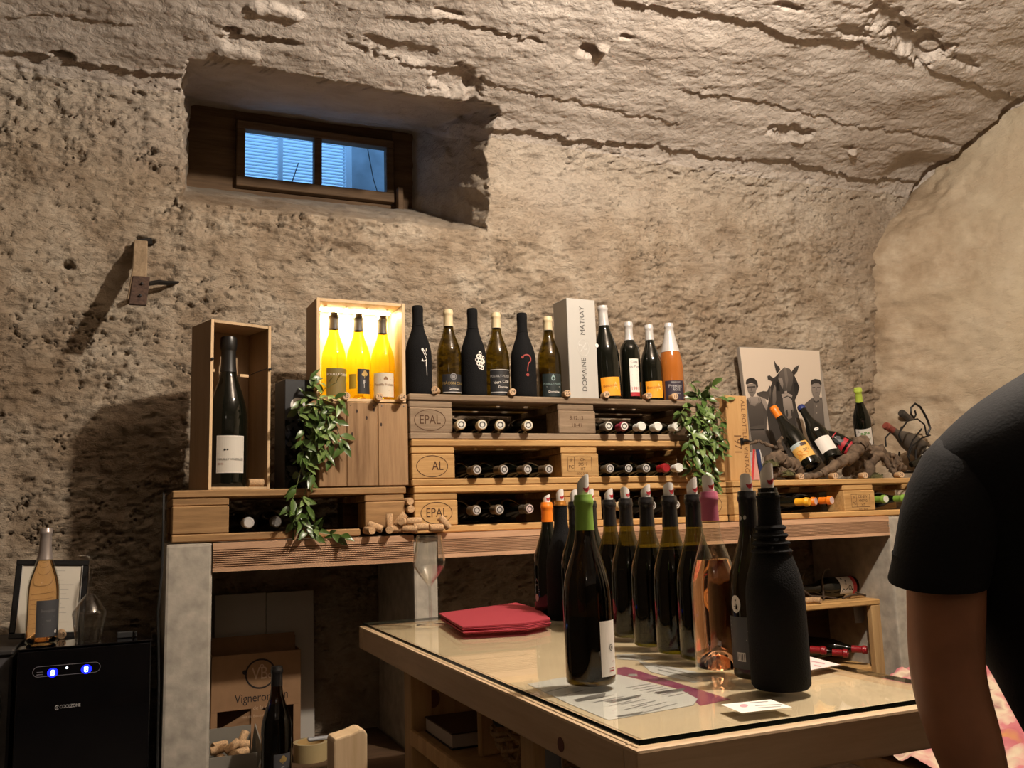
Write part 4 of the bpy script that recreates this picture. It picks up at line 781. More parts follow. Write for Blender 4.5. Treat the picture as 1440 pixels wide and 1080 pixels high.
obj('light_strip', G().box(.02, lw_ - .02, .095, .112, lh - .0150, lh - .0105), plain('strip_glow', (1, .88, .58), emit=55), lbx)
for q in range(4): obj('strip_lens', G().lathe([(0, 0), (.006, 0), (.004, -.003), (0, -.0036)], 10).xf(Matrix.Translation((.04 + q * .066, .055, lh - .0102))), plain('lens_white', (.8, .75, .6), .3), lbx)
al = bpy.data.lights.new('strip_light', 'AREA'); al.shape = 'RECTANGLE'; al.size = .23; al.size_y = .03; al.energy = 2.1; al.color = (1, .84, .45)
ao = bpy.data.objects.new('strip_light', al); col.objects.link(ao); ao.location = (.494 + .14, 2.668 + .085, ZL + lh - .018)
yl = [('label', lbl(-.036, .036, .012, .098), plain('olive_label', (.16, .12, .03), .6))]
ybase = lambda X: (X, 2.742, ZL + .0093)
bottle('glowing yellow bottle with an olive label, nearest the trailing plant in the lit box', ybase(.5615), H=.279, R=.0385, glass=GYEL, cap=C_DARKGREY, cap_len=.052, turn=.1, prints=[('label', lbl(-.030, .044, .012, .098), plain('olive_label', (.16, .12, .03), .6)), ('lettering', D().text('POUILLY FUISSÉ', .008, .078, .0105), P_WHITE, .0012)])
bottle('glowing yellow bottle with a small black label, middle of the lit box', ybase(.6395), H=.279, R=.0385, glass=GYEL, cap=C_DARKGREY, cap_len=.054, turn=.42, prints=[('label', lbl(-.022, .022, .020, .098), P_BLACK), ('side_label', D().rect(-.052, -.026, .036, .082, 4), plain('olive_gold_label', (.42, .30, .03), .6)), ('leaf_emblem', D().disc(-.003, .081, .006).disc(.006, .082, .006).disc(.0015, .087, .006).line([(.0015, .081), (.0, .068)], .0018), P_GOLD, .0012), ('lettering', D().text('F', .0, .056, .018).line([(-.001, .064), (-.001, .038)], .0014), P_SILV, .0012)])
bottle('glowing yellow bottle with a cream house label, rightmost in the lit box', ybase(.7170), H=.276, R=.0385, glass=GYEL, cap=C_DARKGREY, cap_len=.056, turn=.08, prints=[('label', lbl(-.036, .036, .012, .088), P_CREAM), ('house_drawing', D().poly([(-.002, .066), (.012, .066), (.012, .071), (.005, .077), (-.002, .071)]).line([(-.012, .067), (.022, .067)], .0014), plain('brown_print', (.22, .11, .05), .6), .0012), ('lettering', D().text('Pouilly Fuissé', 0, .051, .0125).line([(-.02, .040), (.02, .040)], .001).line([(-.016, .032), (.016, .032)], .001), plain('brown_print', (.22, .11, .05)), .0012)])
for x, y, tx, lb in ((487, 561, '43', 'under the lit box, between the plant and the black-label bottle'), (533.5, 562, '26', 'under the lit box, in front of the cream-label bottle'), (566, 563, '24', 'at the right edge of the lit box')):
    p = atY(x, y, 2.640); cork('price cork ' + lb, (p.x, 2.652 if x < 560 else 2.650, ZL + .0118 - .0005), (-.1, -1, 0), tx, 'price corks below the lit box', L_=.044, spin=spin_up((-.1, -1, 0)))

# ------------------------------------------------------------------ loose corks at the foot of the stack
CK = [(519, 746, 2.64, (.2, -1, 0), 0), (528, 741, 2.655, (1, -.45, -.42), .006), (547, 733, 2.665, (0, .05, 1), 0), (548, 745, 2.635, (-.3, -1, 0), 0), (557, 744, 2.655, (1, -.2, 0), 0), (563, 730, 2.665, (.7, -.2, .72), .0), (573, 705.5, 2.668, (.15, -1, 0), 0), (574.5, 716, 2.668, (.1, -1, 0), 0),
      (568, 734, 2.650, (-.6, -.8, .1), 0), (582, 733, 2.643, (1, -.1, .02), 0), (577, 744, 2.635, (.9, -.4, 0), 0), (592, 741, 2.628, (1, -.15, .04), 0), (613, 742, 2.628, (1, .1, 0), 0), (625, 735, 2.632, (.62, -.1, -.75), 0)]
where = ['lying end-on, first on the left', 'tilted over the first cork', 'standing upright in the pile', 'end-on under the upright one', 'lying sideways right of the upright one', 'leaning steeply on the pile', 'upper of two between crate and stack', 'lower of two between crate and stack', 'pale one in mid pile', 'lying on top in front of the pallet side', 'darker one low in the pile', 'long one over the board joint', 'brown one low before the EPAL block', 'leaning on the EPAL block']
for (x, y, Y, ax, lift), wh in zip(CK, where):
    p = atY(x, y, Y); cork('loose cork by the pallet stack, ' + wh, tuple(p), ax, group='loose corks by the stack')
# ------------------------------------------------------------------ wine glasses
M_wg = thin_glass('wine_glass_crystal', (.93, .93, .92), base=.05, edge=1.0, power=2.6)
GPROF = [(.034, .0006), (.036, .0012), (.034, .0018), (.012, .0040), (.0055, .008), (.0036, .016), (.0034, .085), (.0042, .098), (.010, .106), (.026, .125), (.0405, .147), (.0425, .154), (.041, .166), (.0345, .205), (.0315, .226)]
def wineglass(label, loc, flip=False):
    t = thing('wine_glass', label, 'glass', loc)
    gs = Matrix.Identity(4)
    if flip: gs = Matrix.Translation((0, 0, .2272)) @ Matrix.Rotation(PI, 4, 'X')
    obj('foot', G().lathe([(0, .0003)] + GPROF[:6], 36).xf(gs), M_wg, t, smooth=True)
    obj('stem', G().lathe(GPROF[5:8], 20).xf(gs), M_wg, t, smooth=True)
    obj('bowl', G().lathe([(.0, .0985), (.0042, .0982)] + GPROF[8:] + [(.0306, .2262), (.0335, .205), (.0400, .166), (.0414, .154), (.0395, .148), (.025, .127), (.009, .1085), (0, .104)], 40).xf(gs), M_wg, t, smooth=True)
    return t
g_ = atZ(594, 878, GT); wineglass('empty wine glass standing at the far corner of the table, beside the red napkins', (g_.x + .012, g_.y - .03, GT + .0001))

# ------------------------------------------------------------------ wine cooler and what stands on it
CX0, CX1, CY0, CZ = -.262, .052, 2.62, 1.049
wc = thing('wine_cooler', 'tall black glass-fronted wine cooler with blue lit digits, left of the counter', 'wine cooler', (CX0, CY0, 0))
cw = CX1 - CX0; M_cool = plain('black_cooler_case', (.010, .010, .011), .35); M_cg = plain('black_cooler_glass', (.002, .002, .003), .04, spec=.6)
bx('case', 0, cw, .022, .44, .03, CZ - .004, M_cool, wc, .004); bx('door', .001, cw - .001, 0, .0205, .04, CZ - .0065, M_cg, wc, .002); bx('top_plate', -.002, cw + .002, .0, .44, CZ - .0039, CZ, M_cg, wc, .0012)
for fx in (.03, cw - .03):
    for fy in (.06, .40): obj('foot', G().lathe([(0, 0), (.018, 0), (.016, .029), (0, .029)], 14), M_cool, wc, loc=(fx, fy, 0))
pa, pb = atY(46, 945, CY0), atY(141, 938, CY0); pz = (pa.z + pb.z) / 2; px0, px1 = pa.x - CX0, pb.x - CX0; hh = .0125
cap_ = D(); pr_ = [(px0 + hh + hh * math.cos(q), pz + hh * math.sin(q)) for q in np.linspace(PI / 2, 1.5 * PI, 14)] + [(px1 - hh + hh * math.cos(q), pz + hh * math.sin(q)) for q in np.linspace(-PI / 2, PI / 2, 14)]
cap_.line(pr_ + [pr_[0]], .0011); obj('display_outline', cap_.flat(.0008), plain('grey_outline', (.22, .21, .24), .5), wc, fix=False)
M_led = plain('blue_digit_glow', (.03, .10, 1.0), emit=34); M_led2 = plain('pale_digit_glow', (.35, .65, 1.0), emit=14); M_ledw = plain('white_icon_glow', (.8, .9, 1), emit=3)
def seg7(q, x, z, s, ch):
    on = {'8': 'abcdefg', '1': 'bc', '0': 'abcdef'}[ch]; P_ = {'a': ((-1, 2), (1, 2)), 'b': ((1, 2), (1, 0)), 'c': ((1, 0), (1, -2)), 'd': ((-1, -2), (1, -2)), 'e': ((-1, 0), (-1, -2)), 'f': ((-1, 2), (-1, 0)), 'g': ((-1, 0), (1, 0))}
    for k_ in on: q.line([(x + s * a, z + s * b) for a, b in P_[k_]], s * .8)
for nm, xx, ch in (('digit', 74, '8'), ('digit', 117.5, '1'), ('digit', 121.5, '8')):
    p = atY(xx, 946 if ch == '8' and xx < 100 else 941, CY0); q = D(); seg7(q, p.x - CX0, p.z, .0027, ch); obj(nm, q.flat(.0010), M_led2, wc, fix=False)
    if ch == '8': obj('digit_halo', D().disc(p.x - CX0, p.z, .0125, .0115).flat(.0004), plain('blue_halo_glow', (.004, .008, .9), emit=4), wc, fix=False)  # blue glow bleeding round the digit, put in as an emitting disc
p = atY(94, 939, CY0); obj('indicator', D().disc(p.x - CX0, p.z, .0030, .0026).flat(.001), M_ledw, wc, fix=False)
p = atY(56, 947, CY0); obj('button_print', D().line([(p.x - CX0 - .007, p.z + .003), (p.x - CX0 + .007, p.z + .003)], .0014).line([(p.x - CX0 - .007, p.z - .003), (p.x - CX0 + .007, p.z - .003)], .0014).flat(.0008), plain('grey_outline', (.22, .21, .24)), wc, fix=False)
p = atY(95, 993, CY0); obj('maker_mark', D().ring(p.x - CX0 - .024, p.z - .001, .0048, .0058, .0014, 20, .6, 5.7).line([(p.x - CX0 - .024, p.z + .002), (p.x - CX0 - .024, p.z - .004)], .0012).text('COOLZONE', p.x - CX0 + .006, p.z, .0115, squeeze=.75).flat(.0008), plain('white_mark', (.55, .54, .53), .5), wc, fix=False)
q_ = atZ(58, 904, CZ)
bottle('rosé bottle with pinkish silver capsule and dark label standing on the wine cooler', (q_.x, max(q_.y, 2.68), CZ), H=.300, R=.040, glass=GCLEAR, cap=plain('dusty_silver_capsule', (.42, .36, .33), .3, metal=.5), cap_len=.082, turn=.30, prints=[('label', lbl(-.030, .034, .018, .112), P_GREY), ('lettering', D().text('Beaujolais', 0, .085, .010).line([(-.016, .070), (.016, .070)], .001).text('rosé', 0, .060, .008).line([(-.014, .050), (.014, .050)], .001), plain('dim_print', (.18, .17, .17), .5), .0012), ('round_seal', D().disc(.022, .030, .0045), P_WHITE, .0012)])
tC = [o for o in bpy.data.objects if o.get('label', '').startswith('rosé bottle with pinkish')][0]
rfc = prof_r('burgundy', .300, .040)
obj('wine', G().lathe([(0, .032), (.010, .030), (.020, .022), (.029, .009), (.034, .004), (.0365, .008)] + [(rfc(z) - .0025, z) for z in np.linspace(.02, .215, 16)] + [(0, .215)], 32), solid_glass('amber_wine_glass', (.98, .60, .30), 1.36), tC, smooth=True)
gq = atY(122, 893, 2.69); wineglass('empty wine glass standing upside down on the wine cooler', (gq.x + .004, 2.69, CZ + .0001), flip=True)
# framed price list leaning behind
fr = thing('picture_frame', 'black frame with a printed wine list, leaning behind the rosé on the cooler', 'frame', (atY(66, 890, 2.86).x, 2.845, CZ)); fr.rotation_euler = (-.20, .06, .12)
fwid, fhei = .185, .215
for nm, a_ in (('frame_bar', (-fwid / 2, fwid / 2, 0, .014, 0, .015)), ('frame_bar', (-fwid / 2, fwid / 2, 0, .014, fhei - .015, fhei)), ('frame_bar', (-fwid / 2, -fwid / 2 + .015, 0, .0138, .0152, fhei - .0152)), ('frame_bar', (fwid / 2 - .015, fwid / 2, 0, .0138, .0152, fhei - .0152))): bx(nm, *a_, plain('glossy_black_frame', (.012, .012, .013), .12), fr, .002)
bx('sheet', -fwid / 2 + .0152, fwid / 2 - .0152, .006, .009, .0152, fhei - .0152, plain('list_paper', (.66, .60, .50), .7), fr, 0)
bx('frame_lip', -fwid / 2 + .0155, -fwid / 2 + .0170, .0005, .005, .016, fhei - .016, P_SILV, fr, 0); bx('frame_lip', fwid / 2 - .0170, fwid / 2 - .0155, .0005, .005, .016, fhei - .016, P_SILV, fr, 0)
ls = D()
for z in np.linspace(.03, fhei - .03, 13): ls.line([(-.05, z), (.02 + rnd.random() * .04, z)], .0014)
obj('printed_list', ls.flat(-.0055), plain('pale_print', (.42, .38, .33), .8), fr, fix=False); bx('easel_back', -.02, .02, .0145, .03, .002, .14, plain('glossy_black_frame', (.01, .01, .01)), fr, .002)
p = atZ(86, 898, CZ); cork('cork marked 12 on the wine cooler, beside the rosé bottle', (p.x, max(p.y, 2.66) + .005, CZ + .0117), (.1, -1, 0), '12', spin=spin_up((.1, -1, 0)))
p = atZ(180, 897, CZ); t = thing('small_box', 'small black plastic clip box at the right end of the wine cooler', 'box', (min(p.x, CX1 - .03), 2.70, CZ + .0002)); bx('body', -.028, .012, 0, .022, 0, .016, plain('dark_plastic', (.035, .035, .036), .4), t, .002); bx('cap', .0125, .022, .002, .020, .001, .015, M_black, t, .002)
# wrapped stack left of the cooler
M_wrap = plain('grey_wrapping', (.10, .096, .10), .35, noise=.4, nscale=18, bump=.6)
t = thing('wrapped_crate', 'dark grey plastic-wrapped crate at the left edge, beside the wine cooler', 'crate', (-.52, 2.66, 0))
bx('crate_body', 0, .242, .02, .40, 0, 1.03, M_wrap, t, .006); bx('crate_lid', -.004, .244, .012, .41, 1.031, 1.044, plain('dark_board', (.03, .027, .026), .6), t, .003)
for i in range(5):
    x = .02 + i * .045; obj('wrapping_fold', G().tube([(x, .016, 1.02), (x + .012, .012, .9), (x - .006, .010, .78), (x + .010, .014, .6)], [.008, .013, .010, .012], 7), M_wrap, t, smooth=True)
# cable down the side of the counter
cb = [atY(248, 694, 2.70), atY(236, 697, 2.66), atY(230, 715, 2.645), atY(231, 745, 2.640), atY(228, 800, 2.640), atY(222, 860, 2.640), atY(223, 960, 2.640), atY(221, 1100, 2.640)]
cb = [Vector((min(p.x, .074), p.y, p.z)) for p in cb]
o = obj('cable', G().tube(cb + [Vector((cb[-1].x, 2.64, .004))], .0035, 6), plain('black_cable', (.01, .01, .01), .5), smooth=True); tag(o, 'thin black cable hanging down beside the concrete counter end', 'cable')

# ------------------------------------------------------------------ old iron-strapped wooden bracket on the wall
br = thing('wall_bracket', 'old wooden bracket with rusty strap and iron spike jutting from the wall', 'bracket', (.0, YW, 2.2))
M_oldw = wood('old_grey_wood', (.14, .095, .055), (.34, .25, .16), 'z', rough=.85, bump=.5)
pA, pB = atY(198, 341, 3.08), atY(189, 425, 2.915)
def local(p): return Vector(p) - Vector((0, YW, 2.2))
a_, b_ = local(pA), local(pB); dr = (b_ - a_).normalized(); sd = Vector((1, 0, 0)); nr = sd.cross(dr).normalized()
g = G(); w2, t2 = .021, .012
for k_, s_ in ((0, 1.0), (.5, 1.05), (1, 1.1)):
    c_ = a_.lerp(b_, k_) + Vector((.006 * math.sin(k_ * 3), 0, 0))
    g.v += [c_ - sd * w2 * s_ - nr * t2, c_ + sd * w2 * s_ - nr * t2, c_ + sd * w2 * s_ + nr * t2, c_ - sd * w2 * s_ + nr * t2]
for k_ in range(2): g.f += [(k_ * 4 + i, k_ * 4 + (i + 1) % 4, k_ * 4 + 4 + (i + 1) % 4, k_ * 4 + 4 + i) for i in range(4)]
g.f += [(3, 2, 1, 0), (8, 9, 10, 11)]; obj('wooden_arm', g, M_oldw, br, bevel=.003)
c1_, c2_ = a_.lerp(b_, .62) + Vector((.013, -.014, .003)), a_.lerp(b_, 1.06) + Vector((.010, -.016, 0))
g = G(); d2 = (c2_ - c1_).normalized()
for c_ in (c1_, c2_): g.v += [c_ - sd * .025 - nr * .004, c_ + sd * .025 - nr * .004, c_ + sd * .025 + nr * .004, c_ - sd * .025 + nr * .004]
g.f = [(0, 1, 5, 4), (1, 2, 6, 5), (2, 3, 7, 6), (3, 0, 4, 7), (3, 2, 1, 0), (4, 5, 6, 7)]; st = obj('iron_strap', g, M_rust, br, bevel=.002)
for q in (.3, .72): c_ = c1_.lerp(c2_, q) - nr * .005 + Vector((.004, -.004, 0)); obj('rivet', G().lathe([(0, 0), (.005, 0), (.004, .003), (0, .004)], 10).xf(Matrix.Translation(c_) @ Matrix.Rotation(PI / 2, 4, 'X')), M_iron, st)
sp = [local(atY(208, 399, 3.0)), local(atY(222, 397, 3.05)), local(atY(236, 398, 3.07)), local(atY(251, 397, 3.10))]
obj('spike', G().tube(sp, [.008, .009, .008, .004], 6), M_iron, br, smooth=True)
obj('wall_plate', G().tube([local(atY(192, 341, 3.09)), local(atY(214, 339, 3.09))], [.010, .013], 6), plain('dark_hole_iron', (.015, .012, .010), .9), br)

# ------------------------------------------------------------------ under the counter, left compartment
t = thing('low_chest', 'low dark wooden chest in the left compartment under the counter', 'chest', (.215, 2.53, 0)); M_chest = wood('dark_chest_wood', (.05, .028, .016), (.13, .075, .04), 'x')
bx('body', 0, .555, .01, .54, 0, .63, M_chest, t, .004); bx('lid', -.004, .560, 0, .545, .631, .655, M_chest, t, .004); ZW = .6552
M_panel = plain('off_white_panel', (.50, .47, .42), .6)
t = thing('white_panel', 'off-white two-part board leaning against the back wall behind the wine carton', 'board', (.245, 3.035, ZW)); t.rotation_euler = (-.05, 0, 0)
bx('board', 0, .158, 0, .014, 0, .466, M_panel, t, .0015); bx('board', .1595, .312, 0, .014, 0, .464, M_panel, t, .0015)
M_carton = plain('brown_cardboard', (.30, .17, .085), .85, noise=.08, nscale=30)
cA, cB = atY(298, 922, 2.93), atY(423, 915, 2.93)
ct = thing('wine_carton', 'brown wine carton with dark round logo and script lettering, cut-out windows below', 'carton', (cA.x, 2.93, ZW))
kw, kh = cB.x - cA.x, (cA.z + cB.z) / 2 - ZW
wz0, wz1 = .015, .130
bx('side', 0, .003, .0035, .09, 0, kh, M_carton, ct, 0); bx('side', kw - .003, kw, .0035, .09, 0, kh, M_carton, ct, 0); bx('back', .0035, kw - .0035, .087, .09, 0, kh + .035, M_carton, ct, 0)
xa, xb_, xc, xd = .018, kw * .44, kw * .56, kw - .022
bx('front', 0, kw, 0, .003, wz1, kh, M_carton, ct, .0004); bx('front', 0, xa, 0, .003, 0, wz1 - .0002, M_carton, ct, 0); bx('front', xb_, xc, 0, .003, 0, wz1 - .0002, M_carton, ct, 0); bx('front', xd, kw, 0, .003, 0, wz1 - .0002, M_carton, ct, 0)
obj('divider', G().add([(xa, .03, 0), (xb_, .006, 0), (xb_, .006, .125), (xa, .03, .07)], [(0, 1, 2, 3)]), M_carton, ct); obj('divider', G().add([(xc, .006, 0), (xd, .03, 0), (xd, .03, .07), (xc, .006, .125)], [(0, 1, 2, 3)]), M_carton, ct)
bx('rear_flap', .006, kw - .006, .084, .0865, kh, kh + .045, M_carton, ct, 0)
M_cp = plain('dark_carton_print', (.018, .012, .010), .8); M_cp2 = plain('light_carton_print', (.55, .38, .25), .8)
lx, lz = kw * .54, kh - .062
obj('logo', D().ring(lx, lz, .046, .045, .005, 34).disc(lx - .047, lz + .008, .007).flat(.0006), M_cp, ct, fix=False); obj('logo_letters', D().text('VB', lx - .002, lz, .052, squeeze=.8).ring(lx + .030, lz - .008, .008, .008, .0025, 14).ring(lx + .004, lz + .022, .006, .006, .0025, 14).flat(.0006), M_cp2, ct, fix=False)
obj('lettering', D().text('Vigneron', kw * .46, kh - .132, .037, squeeze=.8).flat(.0006), M_cp, ct, fix=False); obj('lettering', D().text("n", kw * .83, kh - .130, .037, squeeze=.8).flat(.0006), M_cp, ct, fix=False); obj('small_lettering', D().ring(kw * .70, kh - .128, .010, .011, .003, 16).text('de la côte', kw * .58, kh - .162, .016).text('vins du Beaujolais', kw * .48, kh - .185, .011).flat(.0006), M_cp2, ct, fix=False)
# upside of things standing on the chest's front
p = atZ(388, 1101, ZW); bottle('dark bottle with black label under a gold leaf, before the wine carton', (p.x, 2.575, ZW), H=.302, R=.0405, glass=thin_glass('brown_dark_glass', (.14, .09, .03), base=.04, edge=.6), fill=.20, wine=plain('dark_wine', (.004, .002, .001), .15), cap=C_BLACK, cap_len=.050, turn=.18, prints=[('label', lbl(-.016, .034, .010, .082), P_GREY), ('leaf_emblem', D().disc(.005, .066, .0055).disc(.014, .067, .0055).disc(.0095, .0725, .0055).line([(.0095, .066), (.008, .056)], .0018), P_GOLD, .0012), ('lettering', D().text('F', .008, .042, .022).line([(.006, .052), (.006, .022)], .0014), P_SILV, .0012)])
# cardboard tray of corks
p0, p1 = atY(296, 1047, 2.80), atY(352, 1044, 2.80)
tr_ = thing('cork_tray', 'grey cardboard tray of corks beside the dark bottle in front of the carton', 'tray', (.2055, 2.68, ZW)); M_tray = plain('grey_cardboard', (.20, .185, .155), .85)
tw, td = .128, .15
bx('back_side', 0, tw, td - .003, td, 0, .105, M_tray, tr_, 0); bx('front_side', 0, tw, 0, .003, 0, .060, M_tray, tr_, 0); bx('end_side', 0, .003, .0035, td - .0035, 0, .10, M_tray, tr_, 0); obj('end_side', G().add([(tw, .0, 0), (tw, td, 0), (tw + .012, td - .01, .108), (tw + .018, .0, .062), (tw - .003, 0, 0), (tw - .003, td, 0), (tw + .009, td - .01, .108), (tw + .015, 0, .062)], [(0, 1, 2, 3), (7, 6, 5, 4), (0, 3, 7, 4), (1, 5, 6, 2), (2, 6, 7, 3)]), M_tray, tr_); bx('floor', .0035, tw - .0035, .0035, td - .0035, 0, .003, M_tray, tr_, 0)
cpos = [((.030, .06, .066), (1, .15, .1)), ((.066, .055, .071), (.8, .2, .5)), ((.094, .075, .069), (1, -.1, -.05)), ((.036, .10, .068), (.9, .5, 0)), ((.088, .045, .055), (.9, .3, .05)), ((.100, .105, .078), (.4, .3, .8)), ((.035, .055, .045), (.2, -1, 0)), ((.070, .030, .052), (.25, -1, 0))]
for i, (c_, ax) in enumerate(cpos): cork(['left-hand cork lying on top in the grey tray', 'cork leaning in the middle of the grey tray', 'cork lying at the right of the grey tray', 'cork at the back left of the grey tray', 'cork low at the front right of the grey tray', 'cork standing against the right side of the grey tray', 'lower cork seen end-on in the grey tray', 'dark-ended cork at the front of the grey tray'][i], tuple(Vector((.2055, 2.68, ZW)) + Vector(c_)), ax, group='corks in the grey tray')
# tape roll
p = atZ(440, 1071, ZW); tp = thing('tape_roll', 'roll of beige packing tape lying beside the pale wooden post', 'tape', (p.x, p.y + .03, ZW))
M_tape = plain('beige_tape', (.42, .33, .17), .3); rr = .0515
obj('tape', G().lathe([(.040, 0), (rr, 0), (rr, .050), (.040, .050), (.040, 0)], 32), M_tape, tp, smooth=True); obj('core', G().lathe([(.0375, .0005), (.0398, .0005), (.0398, .0495), (.0375, .0495), (.0375, .0005)], 32), plain('cardboard_core', (.50, .33, .13), .8), tp, smooth=True)
kn = thing('pocket_knife', 'small grey box cutter lying on top of the tape roll', 'knife', (tp.location.x + .02, tp.location.y, ZW + .0505)); bx('handle', -.03, .055, -.010, .010, 0, .010, plain('grey_plastic', (.32, .33, .35), .4), kn, .003); obj('rivet', G().lathe([(0, .0101), (.004, .0101), (.003, .0108), (0, .011)], 10).xf(Matrix.Translation((-.012, 0, 0))), M_black, kn)
# pale post of a trestle
pq = atY(488, 1026, 1.95)
tre = thing('trestle', 'pale planed wooden trestle post with a rounded top, between the tape and the table', 'trestle', (pq.x, 1.95, 0), .06)
M_post = wood('planed_pale_post', (.52, .36, .20), (.70, .52, .33), 'z', rough=.5, bump=.06)
pt = pq.z + .003; pts = [(-.036, 0), (.036, 0), (.036, pt - .012), (.030, pt - .002), (.020, pt), (.002, pt - .006), (-.020, pt - .010), (-.033, pt - .012), (-.036, pt - .020)]
obj('post', G().prism(pts, -.028, .028), M_post, tre, bevel=.004, seg=2); bx('foot_beam', -.037, .037, -.029, -.10, 0, .05, M_post, tre, .004); bx('foot_beam', -.037, .037, .0285, .05, 0, .05, M_post, tre, .004)
# black straps on the concrete partition
t = thing('strap_bundle', 'small bundle of black straps hanging on the concrete partition behind the table', 'straps', (.778, 2.74, .985))
for i in range(5): obj('strap', G().tube([(-.002, -.03 + i * .016, .045), (-.014, -.036 + i * .018, .03), (-.018, -.03 + i * .015, .0), (-.012, -.02 + i * .012, -.07), (-.004, -.02 + i * .012, -.09)], .008, 6), M_black, t, smooth=True)
# things on the shelf under the table
p = atX(575, 1018, TX0 + .05)
bk = thing('hardback_book', 'dark brown hardback book lying on the shelf under the table', 'book', (TX0 + .064, 1.86, .8634), .0)
bx('cover', 0, .225, 0, .19, 0, .003, plain('black_book_cloth', (.012, .010, .010), .5), bk, .001); bx('pages', .002, .221, .003, .187, .0032, .030, plain('page_edges', (.50, .44, .40), .8), bk, .001); bx('cover', 0, .225, 0, .19, .0302, .0332, plain('brown_book_cover', (.045, .020, .012), .4), bk, .001); bx('spine', .2252, .230, 0, .19, 0, .0332, plain('black_book_cloth', (.012, .01, .01)), bk, .001)
bd_ = thing('cutting_board', 'small pale wooden board standing behind the wicker basket under the table', 'board', (TX0 + .10, 1.775, .8634), .25); bx('board', 0, .11, 0, .018, 0, .125, M_leg, bd_, .006, 2)
wb = thing('wicker_basket', 'round wicker basket on the shelf under the table', 'basket', (TX0 + .185, 1.60, .8634))
M_wick = plain('pale_wicker', (.36, .22, .10), .6, noise=.3, nscale=90); NB = 22
for k_ in range(NB):
    a0 = 2 * PI * k_ / NB; obj('stake', G().tube([(.075 * math.cos(a0), .075 * math.sin(a0), .004), (.105 * math.cos(a0 + .1), .105 * math.sin(a0 + .1), .045), (.118 * math.cos(a0 + .28), .118 * math.sin(a0 + .28), .080)], .0028, 5), M_wick, wb)
for j, (z, r_) in enumerate(((.012, .082), (.030, .096), (.048, .107), (.064, .113), (.081, .119), (.087, .119))):
    obj('woven_ring', G().tube([((r_ + .004 * (-1) ** (i + j)) * math.cos(2 * PI * i / (NB * 2)), (r_ + .004 * (-1) ** (i + j)) * math.sin(2 * PI * i / (NB * 2)), z + .006 * math.sin(i * .9 + j)) for i in range(NB * 2 + 1)], .0036, 5, caps=False), M_wick, wb, smooth=True)
obj('basket_floor', G().lathe([(0, .001), (.078, .001), (.078, .004), (0, .004)], 24), M_wick, wb)
bottle('dark bottle lying in the wicker basket under the table', (TX0 + .29, 1.665, .8634 + .122), H=.26, R=.030, axis=(-.80, -.35, .0), face=False, cap=C_BLACK)

# ------------------------------------------------------------------ right compartment: an old crate on its side
cr_ = thing('bottle_crate', 'yellow pine crate on its side under the counter, holding red-capped bottles', 'crate', (2.13, 2.73, 0))
zt = .978; xr = .57
bx('top_board', 0, xr, 0, .30, zt - .022, zt, M_pal, cr_, .004); bx('corner_post', xr - .062, xr, .002, .03, .55, zt - .0225, M_leg, cr_, .003); bx('side_board', xr - .018, xr - .001, .031, .30, .55, zt - .0225, M_leg, cr_, .002); bx('side_board', 0, .018, .0, .30, .55, zt - .0225, M_leg, cr_, .002); bx('crate_floor', .0185, xr - .0185, .031, .30, .700, .722, M_pal, cr_, .002); bx('rear_board', .0185, xr - .0185, .288, .30, .723, zt - .023, M_chest, cr_, .002)
bx('foot_board', 0, xr, .002, .30, .0, .548, M_chest, cr_, .004)
pg = atY(1208, 863, 2.80); tg = thing('paper_tag', 'grey-white paper tag hanging inside the pine crate', 'tag', (pg.x, 2.80, pg.z)); obj('tag_card', G().prism([(-.026, .035), (.024, .037), (.027, -.020), (.014, -.036), (-.022, -.034)], 0, .002), plain('grey_white_card', (.36, .34, .31), .8), tg); obj('string', G().tube([(0, .001, .034), (.002, .001, .9565 - pg.z)], .0015, 5), M_black, tg)
for (x, y), wh in zip(((1161, 915), (1192, 919), (1219, 914)), ('first from the black sleeve', 'in the middle', 'nearest the crate post')):
    p = atY(x, y, 2.77); ax = Vector((.56, -.82, -.03)).normalized()
    bottle('red-capped bottle lying in the pine crate, ' + wh, tuple(p - ax * .27), axis=ax, cap=C_RED, cap_len=.055, face=False, R=.034, H=.27, group='red-capped bottles in the pine crate')
p = atY(1150, 826, 2.86)
pb_ = atY(1206, 822, 2.84); ax = Vector((-1, -.12, .02)).normalized()
bottle('bottle lying on the pine crate, white label with drawings and a red edge', (pb_.x, 2.87, zt + .0412), R=.041, axis=ax, turn=.25, cap=C_BLACK, prints=[('label', lbl(-.044, .036, .040, .115), P_WHITE), ('red_edge', lbl(-.044, .036, .022, .042), plain('coral_print', (.62, .06, .07), .6), .0008), ('drawing', D().disc(.022, .096, .004).disc(.013, .080, .0035).disc(.006, .082, .0035).disc(-.002, .084, .0032).ring(-.016, .062, .009, .009, .0025).line([(-.018, .075), (-.026, .09), (-.020, .10), (-.030, .108)], .003).disc(-.024, .050, .0035), M_black, .0012)])
M_tw = plain('vine_twig', (.075, .048, .030), .85, noise=.4, nscale=60)
tws = [([(1128, 829), (1140, 838), (1160, 839), (1178, 842)], 'first vine twig lying along the crate top beside the cork'), ([(1185, 845), (1196, 837), (1210, 836), (1224, 843)], 'vine twig lying at the right end of the crate top'), ([(1203, 833), (1216, 837), (1230, 845)], 'thin vine twig crossing the crate corner'), ([(1156, 812), (1159, 802), (1166, 800)], 'curled vine twig sticking up behind the white-labelled bottle'), ([(1126, 818), (1129, 810), (1131, 806)], 'short twig sticking up next to the black sleeve bottle')]
